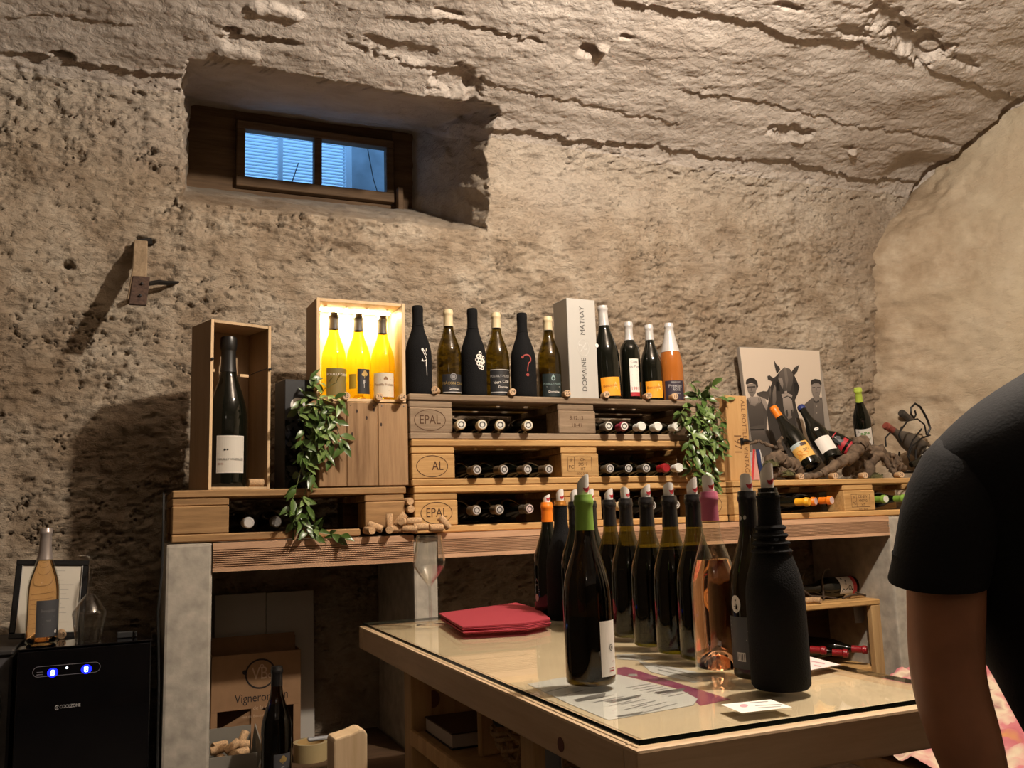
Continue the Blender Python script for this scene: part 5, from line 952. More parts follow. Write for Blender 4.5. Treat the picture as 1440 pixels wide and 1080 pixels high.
for pts, lb in tws:
    t = [atY(x, y, 2.765 if i < 3 else 2.80) for x, y in pts] if 'up' not in lb else [atY(x, y, 2.82) for x, y in pts] + []
    if 'up' not in lb: t = [Vector((q.x, q.y, max(q.z, zt + .004))) for q in t]
    else: t = [Vector((t[0].x, t[0].y, zt + .002))] + t
    o = obj('vine_twig', G().tube(t, [.0042, .0036, .0032, .0026, .002][:len(t)], 6), M_tw, smooth=True); tag(o, lb, 'twig')
p = atY(1148, 842, 2.745); cork('cork lying on the pine crate in front of the white-labelled bottle', (p.x, 2.752, zt + .0118), (.45, -.9, 0), None); cork('second cork lying on the pine crate, half behind the first', (p.x - .034, 2.765, zt + .0118), (.9, -.4, 0), None)
# low plank carrying a block beside it
t = thing('wood_offcut', 'flat pale offcut lying at the right end of the pine crate top', 'offcut', (2.605, 2.80, zt + .0003)); bx('offcut', 0, .085, 0, .06, 0, .014, M_leg, t, .003)
# ------------------------------------------------------------------ on the right-hand pallet: canvas photo, crate board, vine roots, leaning bottles
ZR = 1.2975 + .1442
cvO = Vector((2.295, 2.985, ZR + .0005)); tilt = -.09
cvs = thing('canvas_photo', 'black-and-white canvas photo of a work horse between two men, against the wall', 'picture', cvO); cvs.rotation_euler = (tilt, 0, 0)
Mc = Matrix.Translation(cvO) @ Matrix.Rotation(tilt, 4, 'X'); nrm = (Mc.to_3x3() @ Vector((0, -1, 0)))
def oncanvas(cx_, cy_):
    x, y = 1030 + cx_ / 7.714, 480 + cy_ / 7.714; dd = ray(x, y); t_ = (cvO - CAM).dot(nrm) / dd.dot(nrm); l = Mc.inverted() @ (CAM + dd * t_); return (l.x, l.z)
TLc, TRc = oncanvas(75, 66), oncanvas(942, 92); ch_ = (TLc[1] + TRc[1]) / 2; cwid = (TLc[0], TRc[0])
bx('stretcher', cwid[0], cwid[1], .0005, .022, 0, ch_, plain('canvas_edge', (.30, .26, .22), .8), cvs, .0015)
mtp, tt, bb_ = nt('canvas_print'); vc = N(tt, 'ShaderNodeVertexColor', layer_name='Col'); L(tt, vc.outputs['Color'], bb_.inputs['Base Color']); bb_.inputs['Roughness'].default_value = .7; bb_.inputs['Specular IOR Level'].default_value = .25
PAPER = (.62, .52, .42)
shapes = []
def S_(tone, *pts, tone2=None): shapes.append((tone, tone2 if tone2 is not None else tone, pts))
S_(1.0, (75, 66), (942, 92), (975, 700), (1010, 1250), (140, 1250), tone2=.93)
# left man
S_(.16, (128, 640), (160, 610), (300, 605), (345, 640), (380, 760), (370, 950), (430, 1090), (420, 1250), (150, 1250), (140, 900), tone2=.24)
S_(.22, (150, 690), (185, 660), (290, 650), (330, 690), (345, 900), (160, 930), tone2=.15)
S_(.55, (160, 615), (182, 608), (200, 690), (240, 705), (285, 680), (285, 610), (300, 600), (310, 660), (265, 690), (225, 698), (190, 680), tone2=.42)
S_(.60, (185, 600), (280, 600), (282, 665), (240, 692), (200, 680), tone2=.45)
S_(.62, (305, 612), (345, 615), (370, 665), (430, 760), (470, 835), (440, 850), (390, 790), (345, 715), (318, 660), tone2=.40)
S_(.62, (122, 650), (152, 625), (150, 700), (140, 760), (128, 720), tone2=.4)
S_(.50, (152, 470), (245, 455), (262, 500), (250, 560), (222, 603), (195, 598), (165, 545), tone2=.34)
S_(.16, (158, 492), (246, 484), (248, 502), (205, 508), (162, 512))
S_(.24, (178, 548), (226, 545), (224, 556), (182, 560)); S_(.28, (196, 510), (208, 510), (214, 540), (194, 540))
S_(.07, (140, 455), (150, 415), (190, 396), (235, 402), (268, 440), (276, 490), (262, 525), (250, 470), (200, 450), (150, 470), tone2=.14)
S_(.25, (150, 965), (260, 940), (380, 955), (430, 1060), (340, 1085), (160, 1080), tone2=.16); S_(.06, (165, 952), (345, 948), (345, 962), (165, 968))
# horse
S_(.10, (390, 640), (400, 520), (430, 440), (470, 380), (505, 335), (560, 282), (620, 300), (668, 370), (700, 440), (724, 500), (700, 580), (675, 640), (690, 720), (720, 820), (760, 980), (790, 1250), (430, 1250), (385, 900), (370, 760), tone2=.15)
S_(.12, (262, 560), (330, 540), (372, 545), (400, 480), (410, 500), (385, 640), (330, 610), (270, 590), tone2=.22)
S_(.20, (446, 200), (470, 245), (506, 280), (514, 310), (480, 352), (468, 320), (455, 270), tone2=.08)
S_(.20, (722, 255), (700, 330), (664, 372), (640, 330), (670, 285), tone2=.08)
S_(.16, (375, 378), (398, 370), (440, 400), (470, 378), (465, 410), (425, 440), (400, 418), (380, 418), tone2=.10)
S_(.30, (505, 340), (560, 285), (620, 302), (655, 360), (650, 450), (625, 540), (560, 545), (520, 470), (490, 410), tone2=.17)
S_(.52, (495, 405), (535, 400), (548, 470), (538, 520), (515, 470), tone2=.36); S_(.40, (555, 290), (580, 290), (600, 420), (585, 520), (565, 420), tone2=.28)
S_(.035, (472, 430), (500, 450), (510, 540), (482, 540), (468, 480)); S_(.05, (665, 455), (700, 448), (722, 500), (702, 580), (680, 600), (664, 530), tone2=.10)
S_(.42, (430, 560), (450, 470), (465, 500), (470, 640), (450, 720), (430, 680), tone2=.22); S_(.36, (395, 560), (405, 480), (412, 540), (404, 640), tone2=.2)
S_(.62, (525, 575), (590, 560), (645, 585), (640, 610), (590, 590), (535, 615)); S_(.62, (540, 620), (600, 600), (640, 640), (655, 740), (640, 830), (600, 850), (565, 800), (545, 700), tone2=.32)
S_(.13, (570, 760), (590, 740), (600, 800), (585, 840)); S_(.13, (628, 750), (645, 740), (650, 800), (635, 820)); S_(.75, (558, 545), (585, 540), (590, 570), (560, 575), tone2=.5)
S_(.30, (670, 830), (720, 860), (740, 960), (700, 960), tone2=.2)
# right man
S_(.27, (770, 690), (850, 620), (900, 610), (965, 610), (985, 800), (1000, 1000), (1005, 1150), (860, 1150), (800, 860), tone2=.20)
S_(.33, (870, 640), (965, 640), (975, 900), (880, 850), tone2=.26)
S_(.52, (850, 460), (950, 460), (955, 520), (940, 580), (905, 612), (872, 600), (852, 540), tone2=.40); S_(.40, (880, 590), (935, 590), (940, 650), (900, 660), (875, 630))
S_(.20, (858, 500), (890, 496), (890, 508), (860, 510)); S_(.20, (908, 498), (946, 498), (946, 510), (908, 508)); S_(.28, (890, 555), (925, 555), (924, 563), (892, 563)); S_(.34, (896, 510), (906, 510), (910, 538), (893, 538))
S_(.08, (842, 450), (850, 422), (890, 410), (940, 420), (960, 455), (952, 480), (930, 460), (880, 458), (850, 475), tone2=.14)
S_(.16, (868, 640), (900, 655), (935, 635), (930, 665), (900, 672), (872, 665)); S_(.62, (897, 700), (910, 700), (910, 712), (897, 712)); S_(.62, (897, 775), (910, 775), (910, 787), (897, 787))
for k_, (t1, t2, pts) in enumerate(shapes):
    me = bpy.data.meshes.new('printed_shape'); v = []
    ys = [q[1] for q in pts]; y0_, y1_ = min(ys), max(ys)
    for q in pts:
        X_, Z_ = oncanvas(*q); X_ = min(max(X_, cwid[0] + .001), cwid[1] - .001); Z_ = min(max(Z_, .001), ch_ - .0008); v.append((X_, -.0003 - .00012 * k_, Z_))
    me.from_pydata(v, [], [tuple(range(len(v)))]); at_ = me.color_attributes.new('Col', 'FLOAT_COLOR', 'POINT')
    for i, q in enumerate(pts):
        f_ = t1 + (t2 - t1) * (q[1] - y0_) / max(1, y1_ - y0_); g_ = f_ if f_ > .9 else f_ ** 1.3 * .95
        at_.data[i].color = (PAPER[0] * g_, PAPER[1] * g_ * (1 if f_ > .9 else 1.0), PAPER[2] * g_ * (1 if f_ > .9 else 1.06), 1)
    me.materials.append(mtp); o = bpy.data.objects.new('printed_shape', me); col.objects.link(o); o.parent = cvs
# crate board with burnt lettering
pa, pb = atY(1020, 556, 2.69), atY(1043, 556, 2.69); ph_ = pa.z - ZR
pk = thing('crate_board', 'upright orange wine-crate board burnt with 1971 and ALL BOTTLED VINTAGE', 'board', (pa.x, 2.69, ZR)); pw_ = .094
bx('board', 0, pw_, 0, .014, 0, ph_, M_plank, pk, .002)
obj('lettering', D().text('1971', .040, ph_ * .43, .046, rot=-PI / 2, squeeze=.85).flat(.0006), plain('faint_burn', (.16, .07, .025), .8), pk, fix=False)
obj('small_lettering', D().text('ALL BOTTLED VINTAGE', .074, ph_ * .50, .0265, rot=-PI / 2).flat(.0006), plain('faint_burn', (.16, .07, .025)), pk, fix=False)
obj('latch', G().tube([(.058, -.004, ph_ * .46), (.075, -.008, ph_ * .47), (.096, -.006, ph_ * .455)], [.007, .005, .003], 8), M_iron, pk, smooth=True); obj('latch_plate', G().box(.052, .066, -.004, -.0004, ph_ * .42, ph_ * .50), M_iron, pk, bevel=.001)
bx('side_board', .002, .014, .0145, .12, 0, ph_ - .002, M_plank, pk, .002)
# vine roots
M_root = plain('grey_vine_root', (.125, .085, .055), .9, noise=.5, nscale=45, bump=.8); M_moss = plain('dry_moss', (.075, .070, .025), 1, noise=.5, nscale=120, bump=1)
def root(label, pts, Y, rad, sub=7, jit=.006, name='vine_root', Ys=None, seg=9):
    P_ = []
    for i, (x, y) in enumerate(pts): p = atY(x, y, (Ys[i] if Ys else Y)); P_.append(Vector((p.x, p.y, max(p.z, ZR + (rad[i] if hasattr(rad, '__len__') else rad) * .6))))
    out = []; rr_ = []
    n = len(P_)
    for i in range(n - 1):
        for k_ in range(sub):
            f_ = k_ / sub; a, b, c, d_ = P_[max(i - 1, 0)], P_[i], P_[i + 1], P_[min(i + 2, n - 1)]
            q = .5 * ((2 * b) + (c - a) * f_ + (2 * a - 5 * b + 4 * c - d_) * f_ ** 2 + (3 * b - a - 3 * c + d_) * f_ ** 3)
            out.append(q + Vector((rnd.uniform(-jit, jit), rnd.uniform(-jit, jit), rnd.uniform(-jit, jit)))); rr_.append((rad[i] * (1 - f_) + rad[i + 1] * f_) * rnd.uniform(.82, 1.2))
    out.append(P_[-1]); rr_.append(rad[-1] * .7)
    o = obj(name, G().tube(out, rr_, seg), M_root, smooth=True); return tag(o, label, 'vine root')
root('long gnarled vine root curving along the pallet edge up to a knobbly end', [(1119, 674), (1150, 668), (1178, 652), (1200, 640), (1212, 622), (1220, 634)], 2.74, [.010, .014, .020, .023, .030, .014])
root('twisted vine root behind the long one, running right to the bottle carrier', [(1188, 664), (1210, 650), (1232, 634), (1250, 646), (1262, 652), (1272, 662)], 2.79, [.016, .022, .026, .022, .018, .010])
root('short forked vine root standing under the green-capped bottle', [(1222, 668), (1226, 648), (1240, 640), (1256, 664)], 2.76, [.018, .020, .016, .010])
root('pale stubby vine root by the last price cork on the pallet edge', [(1259, 668), (1258, 655), (1264, 646), (1252, 640)], 2.725, [.011, .012, .014, .008])
root('rough dark vine root on the left, under the orange-capped bottle', [(1078, 656), (1092, 644), (1104, 650), (1118, 655), (1124, 664)], 2.74, [.018, .028, .026, .022, .014])
root('second dark vine root low on the left, beside the striped pouch', [(1082, 672), (1096, 664), (1112, 668), (1124, 672)], 2.715, [.014, .020, .018, .010])
root('thin forked vine branch in front of the canvas photo', [(1052, 626), (1066, 620), (1080, 626), (1096, 632), (1104, 640)], 2.86, [.005, .006, .007, .008, .010], jit=.004)
root('thin broken vine branch standing by the orange-capped bottle', [(1098, 634), (1096, 622), (1101, 616)], 2.80, [.010, .009, .006], jit=.003)
for (x, y, s_, lb, yy) in ((1084, 650, .034, 'moss clump on the dark root near the striped pouch', 2.70), (1108, 664, .026, 'moss clump at the foot of the orange-capped bottle', 2.695), (1232, 668, .030, 'moss clump at the pallet edge between the last two price corks', 2.72)):
    p = atY(x, y, yy); g = G()
    for i in range(120):
        th_, ph2 = rnd.uniform(0, 2 * PI), rnd.uniform(.05, PI / 2); r_ = s_ * rnd.uniform(.5, 1); c = Vector((r_ * math.cos(th_) * math.sin(ph2) * 1.3, r_ * math.sin(th_) * math.sin(ph2) * .7, r_ * math.cos(ph2) * .8)); u = Vector((rnd.uniform(-1, 1), rnd.uniform(-1, 1), rnd.uniform(-1, 1))) * .008; w__ = Vector((rnd.uniform(-1, 1), rnd.uniform(-1, 1), rnd.uniform(-1, 1))) * .006
        g.add([c - u, c + w__, c + u], [(0, 1, 2)])
    g.plus(G().lathe([(0, 0), (s_ * .9, 0), (s_ * .7, s_ * .45), (0, s_ * .62)], 12)); o = obj('moss', g, M_moss, loc=(p.x, p.y, max(ZR + .0005, p.z - s_ * .5)), fix=False); tag(o, lb, 'moss', kind='stuff')
# price corks on this pallet
for x, tx, lb, ax in ((1127, '25', 'below the orange-capped bottle', (.45, -.9, 0)), (1175, '13', 'below the white-labelled blue-capped bottle', (.45, -.9, 0)), (1217, '21', 'below the green-capped bottle', (.35, -.95, 0)), (1268, '21', 'by the pale stubby root', (.8, -.6, 0))):
    p = atY(x, 670, 2.665); cork('price cork on the right pallet edge, ' + lb, (p.x, 2.678, ZR + .0117), (-.35, -1, 0), tx, 'price corks under the vine roots', spin=spin_up((-.35, -1, 0)))
# striped pouch
p = atY(1060, 672, 2.74); pc_ = thing('striped_pouch', 'small crumpled pouch in red, blue and white behind the crate board', 'pouch', (p.x, 2.745, ZR))
def crump(r0, r1, h, n=16, m_=9):
    g = G()
    for j in range(m_):
        for k_ in range(n):
            a = 2 * PI * k_ / n; f_ = j / (m_ - 1); r_ = (r0 * (1 - f_) + r1 * f_) * (1 + .16 * math.sin(3 * a + 4 * f_) + rnd.uniform(-.10, .10)); g.v.append((r_ * math.cos(a), r_ * .7 * math.sin(a), h * f_ + .006 * math.sin(5 * a)))
    for j in range(m_ - 1):
        for k_ in range(n): g.f.append((j * n + k_, j * n + (k_ + 1) % n, (j + 1) * n + (k_ + 1) % n, (j + 1) * n + k_))
    g.f.append(tuple(range(n - 1, -1, -1))); return g
obj('pouch_body', crump(.040, .030, .105), plain('silvery_foil_paper', (.42, .38, .37), .35, noise=.3, nscale=40), pc_, smooth=False)
for nm, x0_, x1_, mt_ in (('red_stripe', -.5, -.3, plain('bright_red_cloth', (.50, .03, .03), .6)), ('pink_stripe', -.28, .02, plain('salmon_cloth', (.55, .28, .24), .6)), ('blue_stripe', .1, .55, plain('navy_cloth', (.015, .03, .10), .6)), ('white_stripe', .60, .82, plain('white_cloth', (.7, .68, .66), .6))):
    g = G()
    for j in range(8):
        f_ = j / 7; r_ = .049 - .008 * f_ + rnd.uniform(-.002, .002)
        for q in (x0_, x1_): a = -PI / 2 + q + .35 * (f_ - .5) * (1 if q < 0 else -.6); g.v.append((r_ * math.cos(a), r_ * .72 * math.sin(a), .004 + .112 * f_))
    for j in range(7): g.f.append((2 * j, 2 * j + 1, 2 * j + 3, 2 * j + 2))
    obj(nm, g, mt_, pc_, smooth=True, fix=False)
p = atY(1045, 682, 2.62); 
# leaning bottles
def lean(label, tip, base, Yb, back=True, H=.296, R=.041, Yt=None, **kw):
    b = atY(*base, Yb); best = None
    if Yt: t_ = atY(*tip, Yt); return bottle(label, tuple(b), H=(t_ - b).length, R=R, axis=(t_ - b).normalized(), **kw)
    for i in range(140):
        Yt = Yb + (i * .002 if back else -i * .002); t_ = atY(*tip, Yt); e_ = abs((t_ - b).length - H)
        if best is None or e_ < best[0]: best = (e_, t_)
    ax = (best[1] - b).normalized(); return bottle(label, tuple(b), H=H, R=R, axis=ax, **kw)
lean('dark bottle with orange capsule and yellow-orange label, leaning left on the vine root', (1087, 573), (1142, 657), 2.735, cap=C_ORANGE, cap_len=.052, turn=.1, prints=[('label', lbl(-.040, .042, .030, .100), plain('amber_label', (.72, .42, .10), .6)), ('blue_band', lbl(-.040, .012, .084, .100), plain('pale_blue_print', (.42, .50, .50), .6), .0011), ('drawing', D().disc(-.016, .060, .012, .008).disc(.004, .048, .014, .009).disc(-.02, .045, .010, .007), plain('deep_orange_print', (.66, .26, .03), .6), .0012), ('lettering', D().text('BIG', .016, .062, .016).rect(.004, .030, .080, .094, 3), plain('dark_brown_print', (.06, .03, .02), .6), .0014)])
lean('dark bottle with blue capsule and white label, leaning left between two others', (1126, 572), (1173, 648), 2.77, cap=C_BLUE, cap_len=.020, turn=.15, prints=[('label', lbl(-.034, .034, .030, .100), P_WHITE), ('neck_seal', D().disc(.0, .142, .0095, .0075, 20), P_WHITE), ('fine_print', D().line([(-.022, .048), (.024, .048)], .001).line([(-.022, .042), (.020, .042)], .001).disc(.020, .090, .002), plain('pink_grey_print', (.45, .28, .27)), .0012)])
lean('dark bottle with a red and black label, lying slantwise behind the blue-capped one', (1140, 600), (1203, 636), 2.80, Yt=2.925, R=.036, turn=.2, cap=C_BLACK, prints=[('label', lbl(-.036, .030, .045, .105), P_RED), ('drawing', D().poly([(-.02, .09), (-.008, .098), (.0, .085), (.012, .095), (.02, .08), (.008, .07), (.014, .058), (-.004, .062), (-.016, .055), (-.012, .075)]), P_BLACK, .0012), ('red_edge', lbl(-.036, .030, .020, .034), P_RED, .0008)])
lean('dark bottle with green capsule and white label with coloured dots, standing among the roots', (1206, 546), (1217, 630), 2.89, back=False, H=.262, R=.036, cap=plain('bright_green_capsule', (.42, .55, .07), .4), cap_len=.058, turn=.1, prints=[('label', lbl(-.036, .036, .014, .094), P_WHITE), ('lettering', D().text('FLEURIE', .004, .048, .0125), P_GREENP, .0012), ('dots', D().disc(-.008, .028, .006).disc(.008, .026, .006), plain('salmon_print', (.72, .36, .30), .6), .0012), ('leaf_drawing', D().disc(-.010, .074, .006, .005).disc(.004, .078, .006, .005).disc(.016, .073, .006, .005).disc(.0, .068, .005), P_GREENP, .0012), ('initial', D().text('A', -.024, .082, .012), P_BLACK, .0012)])
lean('dusty bottle with a rust-red capsule lying in the iron carrier', (1245, 598), (1312, 644), 2.88, back=False, glass=plain('dusty_glass', (.075, .062, .050), .45), cap=C_RUST, cap_len=.045, prints=[('label', lbl(-.030, .030, .02, .09), P_CREAM)])
lean('dusty dark bottle lying uppermost in the iron carrier', (1267, 580), (1328, 628), 2.98, back=False, glass=plain('dusty_glass', (.075, .062, .050), .45), cap=plain('dusty_black_capsule', (.045, .04, .034), .5), cap_len=.045, prints=[('label', lbl(-.036, .036, .10, .16), P_CREAM)])
lean('dark bottle with a white band low in the iron carrier', (1258, 664), (1338, 628), 2.77, back=False, H=.25, R=.034, prints=[('label', lbl(-.030, .030, .15, .175), P_WHITE)])
# iron carrier
ca = thing('bottle_carrier', 'black wrought-iron bottle carrier with a scrolled handle at the right end', 'carrier', (atY(1290, 640, 2.84).x, 2.84, ZR)); c0 = Vector(ca.location)
hp = [(1285.5, 588), (1281, 582), (1281.5, 573), (1287, 567.5), (1294, 572), (1300, 582), (1305, 592), (1308, 602), (1304, 612)]
obj('handle', G().tube([atY(x, y, 2.80) - c0 for x, y in hp], .0048, 7), M_iron, ca, smooth=True)
obj('handle_scroll', G().tube([atY(x, y, 2.80) - c0 for x, y in ((1285.5, 588), (1288, 583), (1286.5, 577))], .0038, 7), M_iron, ca, smooth=True)
for pts in ([(1266, 606), (1276, 592), (1290, 589), (1300, 597), (1303, 612)], [(1278, 642), (1282, 628), (1296, 616), (1308, 612)], [(1268, 600), (1264, 612), (1268, 622)], [(1282, 655), (1276, 640), (1283, 620), (1296, 603)], [(1246, 628), (1245, 616), (1252, 608)]):
    obj('iron_band', G().tube([atY(x, y, 2.795) - c0 for x, y in pts], .0034, 6), M_iron, ca, smooth=True)
for x in (-.07, .075):
    for y in (-.05, .06): obj('foot', G().tube([(x, y, 0), (x * .9, y * .9, .05), (x * .7, y * .8, .12)], .004, 6), M_iron, ca)
obj('base_ring', G().tube([(.085 * math.cos(q), .065 * math.sin(q), .03) for q in np.linspace(0, 2 * PI, 21)], .0036, 6, caps=False), M_iron, ca, smooth=True)

# ------------------------------------------------------------------ trailing plants
M_leaf = plain('glossy_leaf', (.075, .135, .028), .32, noise=.45, nscale=6); M_leaf2 = plain('pale_leaf', (.17, .25, .075), .35, noise=.3, nscale=9); M_stem = plain('plant_stem', (.10, .12, .035), .6); M_dry = plain('brown_leaf', (.20, .10, .03), .6)
def leafmesh(L_, W_, fold=.25, curl=.3):
    g = G(); n = 6
    for i in range(n + 1):
        f_ = i / n; w_ = W_ * math.sin(PI * min(.999, f_ ** .85)) * .5 + .0002; z = -curl * L_ * f_ * f_
        g.v += [(-w_, f_ * L_, z + fold * w_), (0, f_ * L_, z), (w_, f_ * L_, z + fold * w_)]
    for i in range(n): g.f += [(i * 3, i * 3 + 1, i * 3 + 4, i * 3 + 3), (i * 3 + 1, i * 3 + 2, i * 3 + 5, i * 3 + 4)]
    return g
LM = []
for L_, W_, c_, m_ in ((.050, .021, .25, M_leaf), (.042, .018, .4, M_leaf), (.056, .020, .15, M_leaf2), (.036, .015, .3, M_leaf2), (.046, .012, .35, M_leaf), (.040, .014, .5, M_dry)):
    o = obj('leaf', leafmesh(L_, W_, curl=c_), m_, smooth=True, fix=False); LM.append(o.data); bpy.data.objects.remove(o)
def plant(label, stems, Yf, n_leaf, name='trailing_plant', weights=(5, 5, 3, 3, 4, .6), spread=.012, limit=None):
    P0 = atY(*stems[0][0], Yf(stems[0][0])); t = thing(name, label, 'plant', P0)
    tot = []
    for st_ in stems:
        pts = [atY(x, y, Yf((x, y))) - P0 for x, y in st_]; fine_ = []
        for i in range(len(pts) - 1):
            for k_ in range(4): fine_.append(pts[i].lerp(pts[i + 1], k_ / 4) + Vector((rnd.uniform(-1, 1), rnd.uniform(-1, 1), rnd.uniform(-1, 1))) * .002)
        fine_.append(pts[-1]); obj('stem', G().tube(fine_, .0014, 5), M_stem, t, smooth=True); tot.append(fine_)
    lens = [sum((b - a).length for a, b in zip(q, q[1:])) for q in tot]; T_ = sum(lens)
    for q, ln in zip(tot, lens):
        for _ in range(max(3, int(n_leaf * ln / T_))):
            i = rnd.randrange(len(q) - 1); p = q[i].lerp(q[i + 1], rnd.random()); d_ = (q[i + 1] - q[i]).normalized()
            out = Vector((rnd.uniform(-1, 1), rnd.uniform(-1.1, .25), rnd.uniform(-.5, .45))); dirn = (d_ * rnd.uniform(.2, .9) + out.normalized() * .9).normalized()
            o = bpy.data.objects.new('leaf', rnd.choices(LM, weights)[0]); col.objects.link(o); o.parent = t
            zax = Vector((rnd.uniform(-.6, .6), -1, rnd.uniform(.1, 1.0))); xax = dirn.cross(zax).normalized(); zax = xax.cross(dirn).normalized()
            M_ = Matrix((xax, dirn, zax)).transposed(); s_ = rnd.uniform(.75, 1.15); o.rotation_euler = M_.to_euler(); o.scale = (s_,) * 3; o.location = p + Vector((0, -.002, 0))
    return t
plant('bushy trailing green plant hanging over the right end of the pallet stack', [
    [(984, 566), (992, 545), (1006, 540)], [(984, 562), (976, 548), (972, 538)], [(986, 564), (1004, 556), (1020, 562)], [(984, 566), (966, 570), (956, 582), (962, 600)], [(985, 566), (980, 590), (972, 610), (966, 626)],
    [(988, 566), (988, 592), (986, 620), (990, 648)], [(990, 566), (1000, 590), (1006, 618), (1008, 640)], [(992, 565), (1012, 582), (1018, 604), (1016, 624)], [(985, 600), (978, 632), (972, 652), (976, 668)], [(990, 600), (996, 634), (1000, 660), (992, 682)], [(996, 600), (1008, 636), (1002, 668), (996, 694)], [(984, 610), (966, 632), (962, 650)], [(990, 640), (984, 664), (982, 688)], [(990, 570), (994, 600), (1000, 625)], [(986, 570), (972, 590), (970, 604)]],
    lambda p: 2.632 if p[1] > 570 else 2.69, 285)
plant('long trailing green plant hanging from the plank crate over the black gift box', [
    [(447, 560), (458, 545), (474, 538)], [(446, 560), (440, 545), (436, 532)], [(447, 560), (462, 558), (476, 562), (480, 574)], [(446, 560), (428, 562), (418, 575), (424, 592)], [(446, 562), (430, 590), (424, 625), (430, 660)], [(447, 562), (442, 600), (444, 640), (440, 680)], [(449, 562), (458, 590), (464, 615), (472, 640)], [(450, 562), (470, 590), (478, 612), (490, 636)], [(449, 575), (452, 610), (456, 636), (470, 655)],
    [(430, 640), (420, 672), (412, 700), (406, 722)], [(438, 660), (428, 694), (420, 716), (424, 740), (440, 752)], [(424, 700), (432, 712), (434, 730)], [(420, 716), (412, 735), (418, 750)], [(432, 735), (450, 748), (470, 752), (484, 752)], [(447, 570), (440, 590), (448, 620)]],
    lambda p: 2.640 if p[1] > 575 else 2.648, 215, weights=(4, 5, 2, 2, 6, 1))

# ------------------------------------------------------------------ bench with a painted cloth, beyond the person
zc = .86
bn = thing('side_bench', 'low wooden bench under the pink cloth, right of the table', 'bench', (1.34, 1.0, 0))
bx('seat_board', 0, .95, 0, .86, zc - .03, zc, M_table_x, bn, .004)
for x in (.03, .87):
    for y in (.03, .78): bx('leg', x, x + .05, y, y + .05, 0, zc - .0305, M_leg, bn, .003)
mtc, tt, bb_ = nt('painted_cloth'); co = N(tt, 'ShaderNodeTexCoord'); n1 = N(tt, 'ShaderNodeTexNoise', i_Scale=7.0, i_Detail=3.0); L(tt, co.outputs['Object'], n1.inputs['Vector'])
L(tt, ramp(tt, n1.outputs[0], [(.30, (.42, .22, .03)), (.40, (.34, .085, .10)), (.52, (.40, .13, .145)), (.60, (.50, .42, .30)), (.70, (.17, .03, .055))]), bb_.inputs['Base Color']); bb_.inputs['Roughness'].default_value = .85
XC, YC_ = np.meshgrid(np.linspace(1.325, 2.25, 90), np.linspace(1.03, 1.84, 80))
ZCc = zc + .012 + .030 * np.abs(fbm(XC * 7, YC_ * 7, 4, 5)) + .010 * np.abs(fbm(XC * 22, YC_ * 22, 3, 9)) + .05 * smooth(1.6, 2.0, XC)
ii = np.arange(XC.size).reshape(XC.shape); Fc = np.stack([ii[:-1, :-1], ii[:-1, 1:], ii[1:, 1:], ii[1:, :-1]], -1)
o = grid_obj('cloth', Fc, np.stack([XC, YC_, ZCc], -1).reshape(-1, 3), mtc); del o['kind']; tag(o, 'crumpled pink and yellow painted cloth spread on the low bench', 'cloth')

# ------------------------------------------------------------------ the person
def skin(name, nodes, edges, mt, parent=None, sub=2):
    me = bpy.data.meshes.new(name); me.from_pydata([n[0] for n in nodes], edges, []); o = bpy.data.objects.new(name, me); col.objects.link(o)
    md = o.modifiers.new('skin', 'SKIN'); md.use_smooth_shade = True; lay = me.skin_vertices[0].data
    for i, n in enumerate(nodes): r = n[1]; lay[i].radius = r if hasattr(r, '__len__') else (r, r); lay[i].use_root = (i == 0)
    s_ = o.modifiers.new('sub', 'SUBSURF'); s_.levels = sub; s_.render_levels = sub
    me.materials.append(mt); o.parent = parent; return o
M_skin = plain('skin', (.42, .19, .105), .5, noise=.10, nscale=30); M_tee = plain('black_tshirt', (.0055, .0055, .007), .85, bump=.15, nscale=260, spec=.3); M_jean = plain('dark_jeans', (.02, .025, .04), .9); M_hair = plain('dark_hair', (.02, .014, .010), .75, bump=1, nscale=160)
def at_d(x, y, D_): return CAM + ray(x, y) * D_
sv = Vector((.90, -.43, 0)).normalized(); fv = Vector((.43, .90, 0)).normalized()      # across the shoulders, and where the person faces
SL = at_d(1330, 700, 1.085); EL = at_d(1330, 955, 1.06); WL = at_d(1405, 1190, .99)
NB_ = SL + sv * .235 + Vector((0, 0, .115)); CH = SL + sv * .225 + fv * .02 + Vector((0, 0, -.10)); WA = SL + sv * .285 + fv * .055 + Vector((0, 0, -.36)); PE = SL + sv * .31 + fv * .075 + Vector((0, 0, -.50)); SR = SL + sv * .39 + Vector((0, 0, .01))
ER = SR + Vector((0, 0, -.29)) + sv * .08; WR = ER + fv * .20 + Vector((0, 0, -.10))
HD = NB_ + Vector((0, 0, .20)) + fv * .02 + sv * .055
per = thing('person', 'person in a black T-shirt seen from behind, bare left arm hanging, at the table', 'person', (PE.x, PE.y, 0)); B0 = Vector(per.location)
hipL, hipR = PE - sv * .095 + Vector((0, 0, -.05)), PE + sv * .095 + Vector((0, 0, -.05))
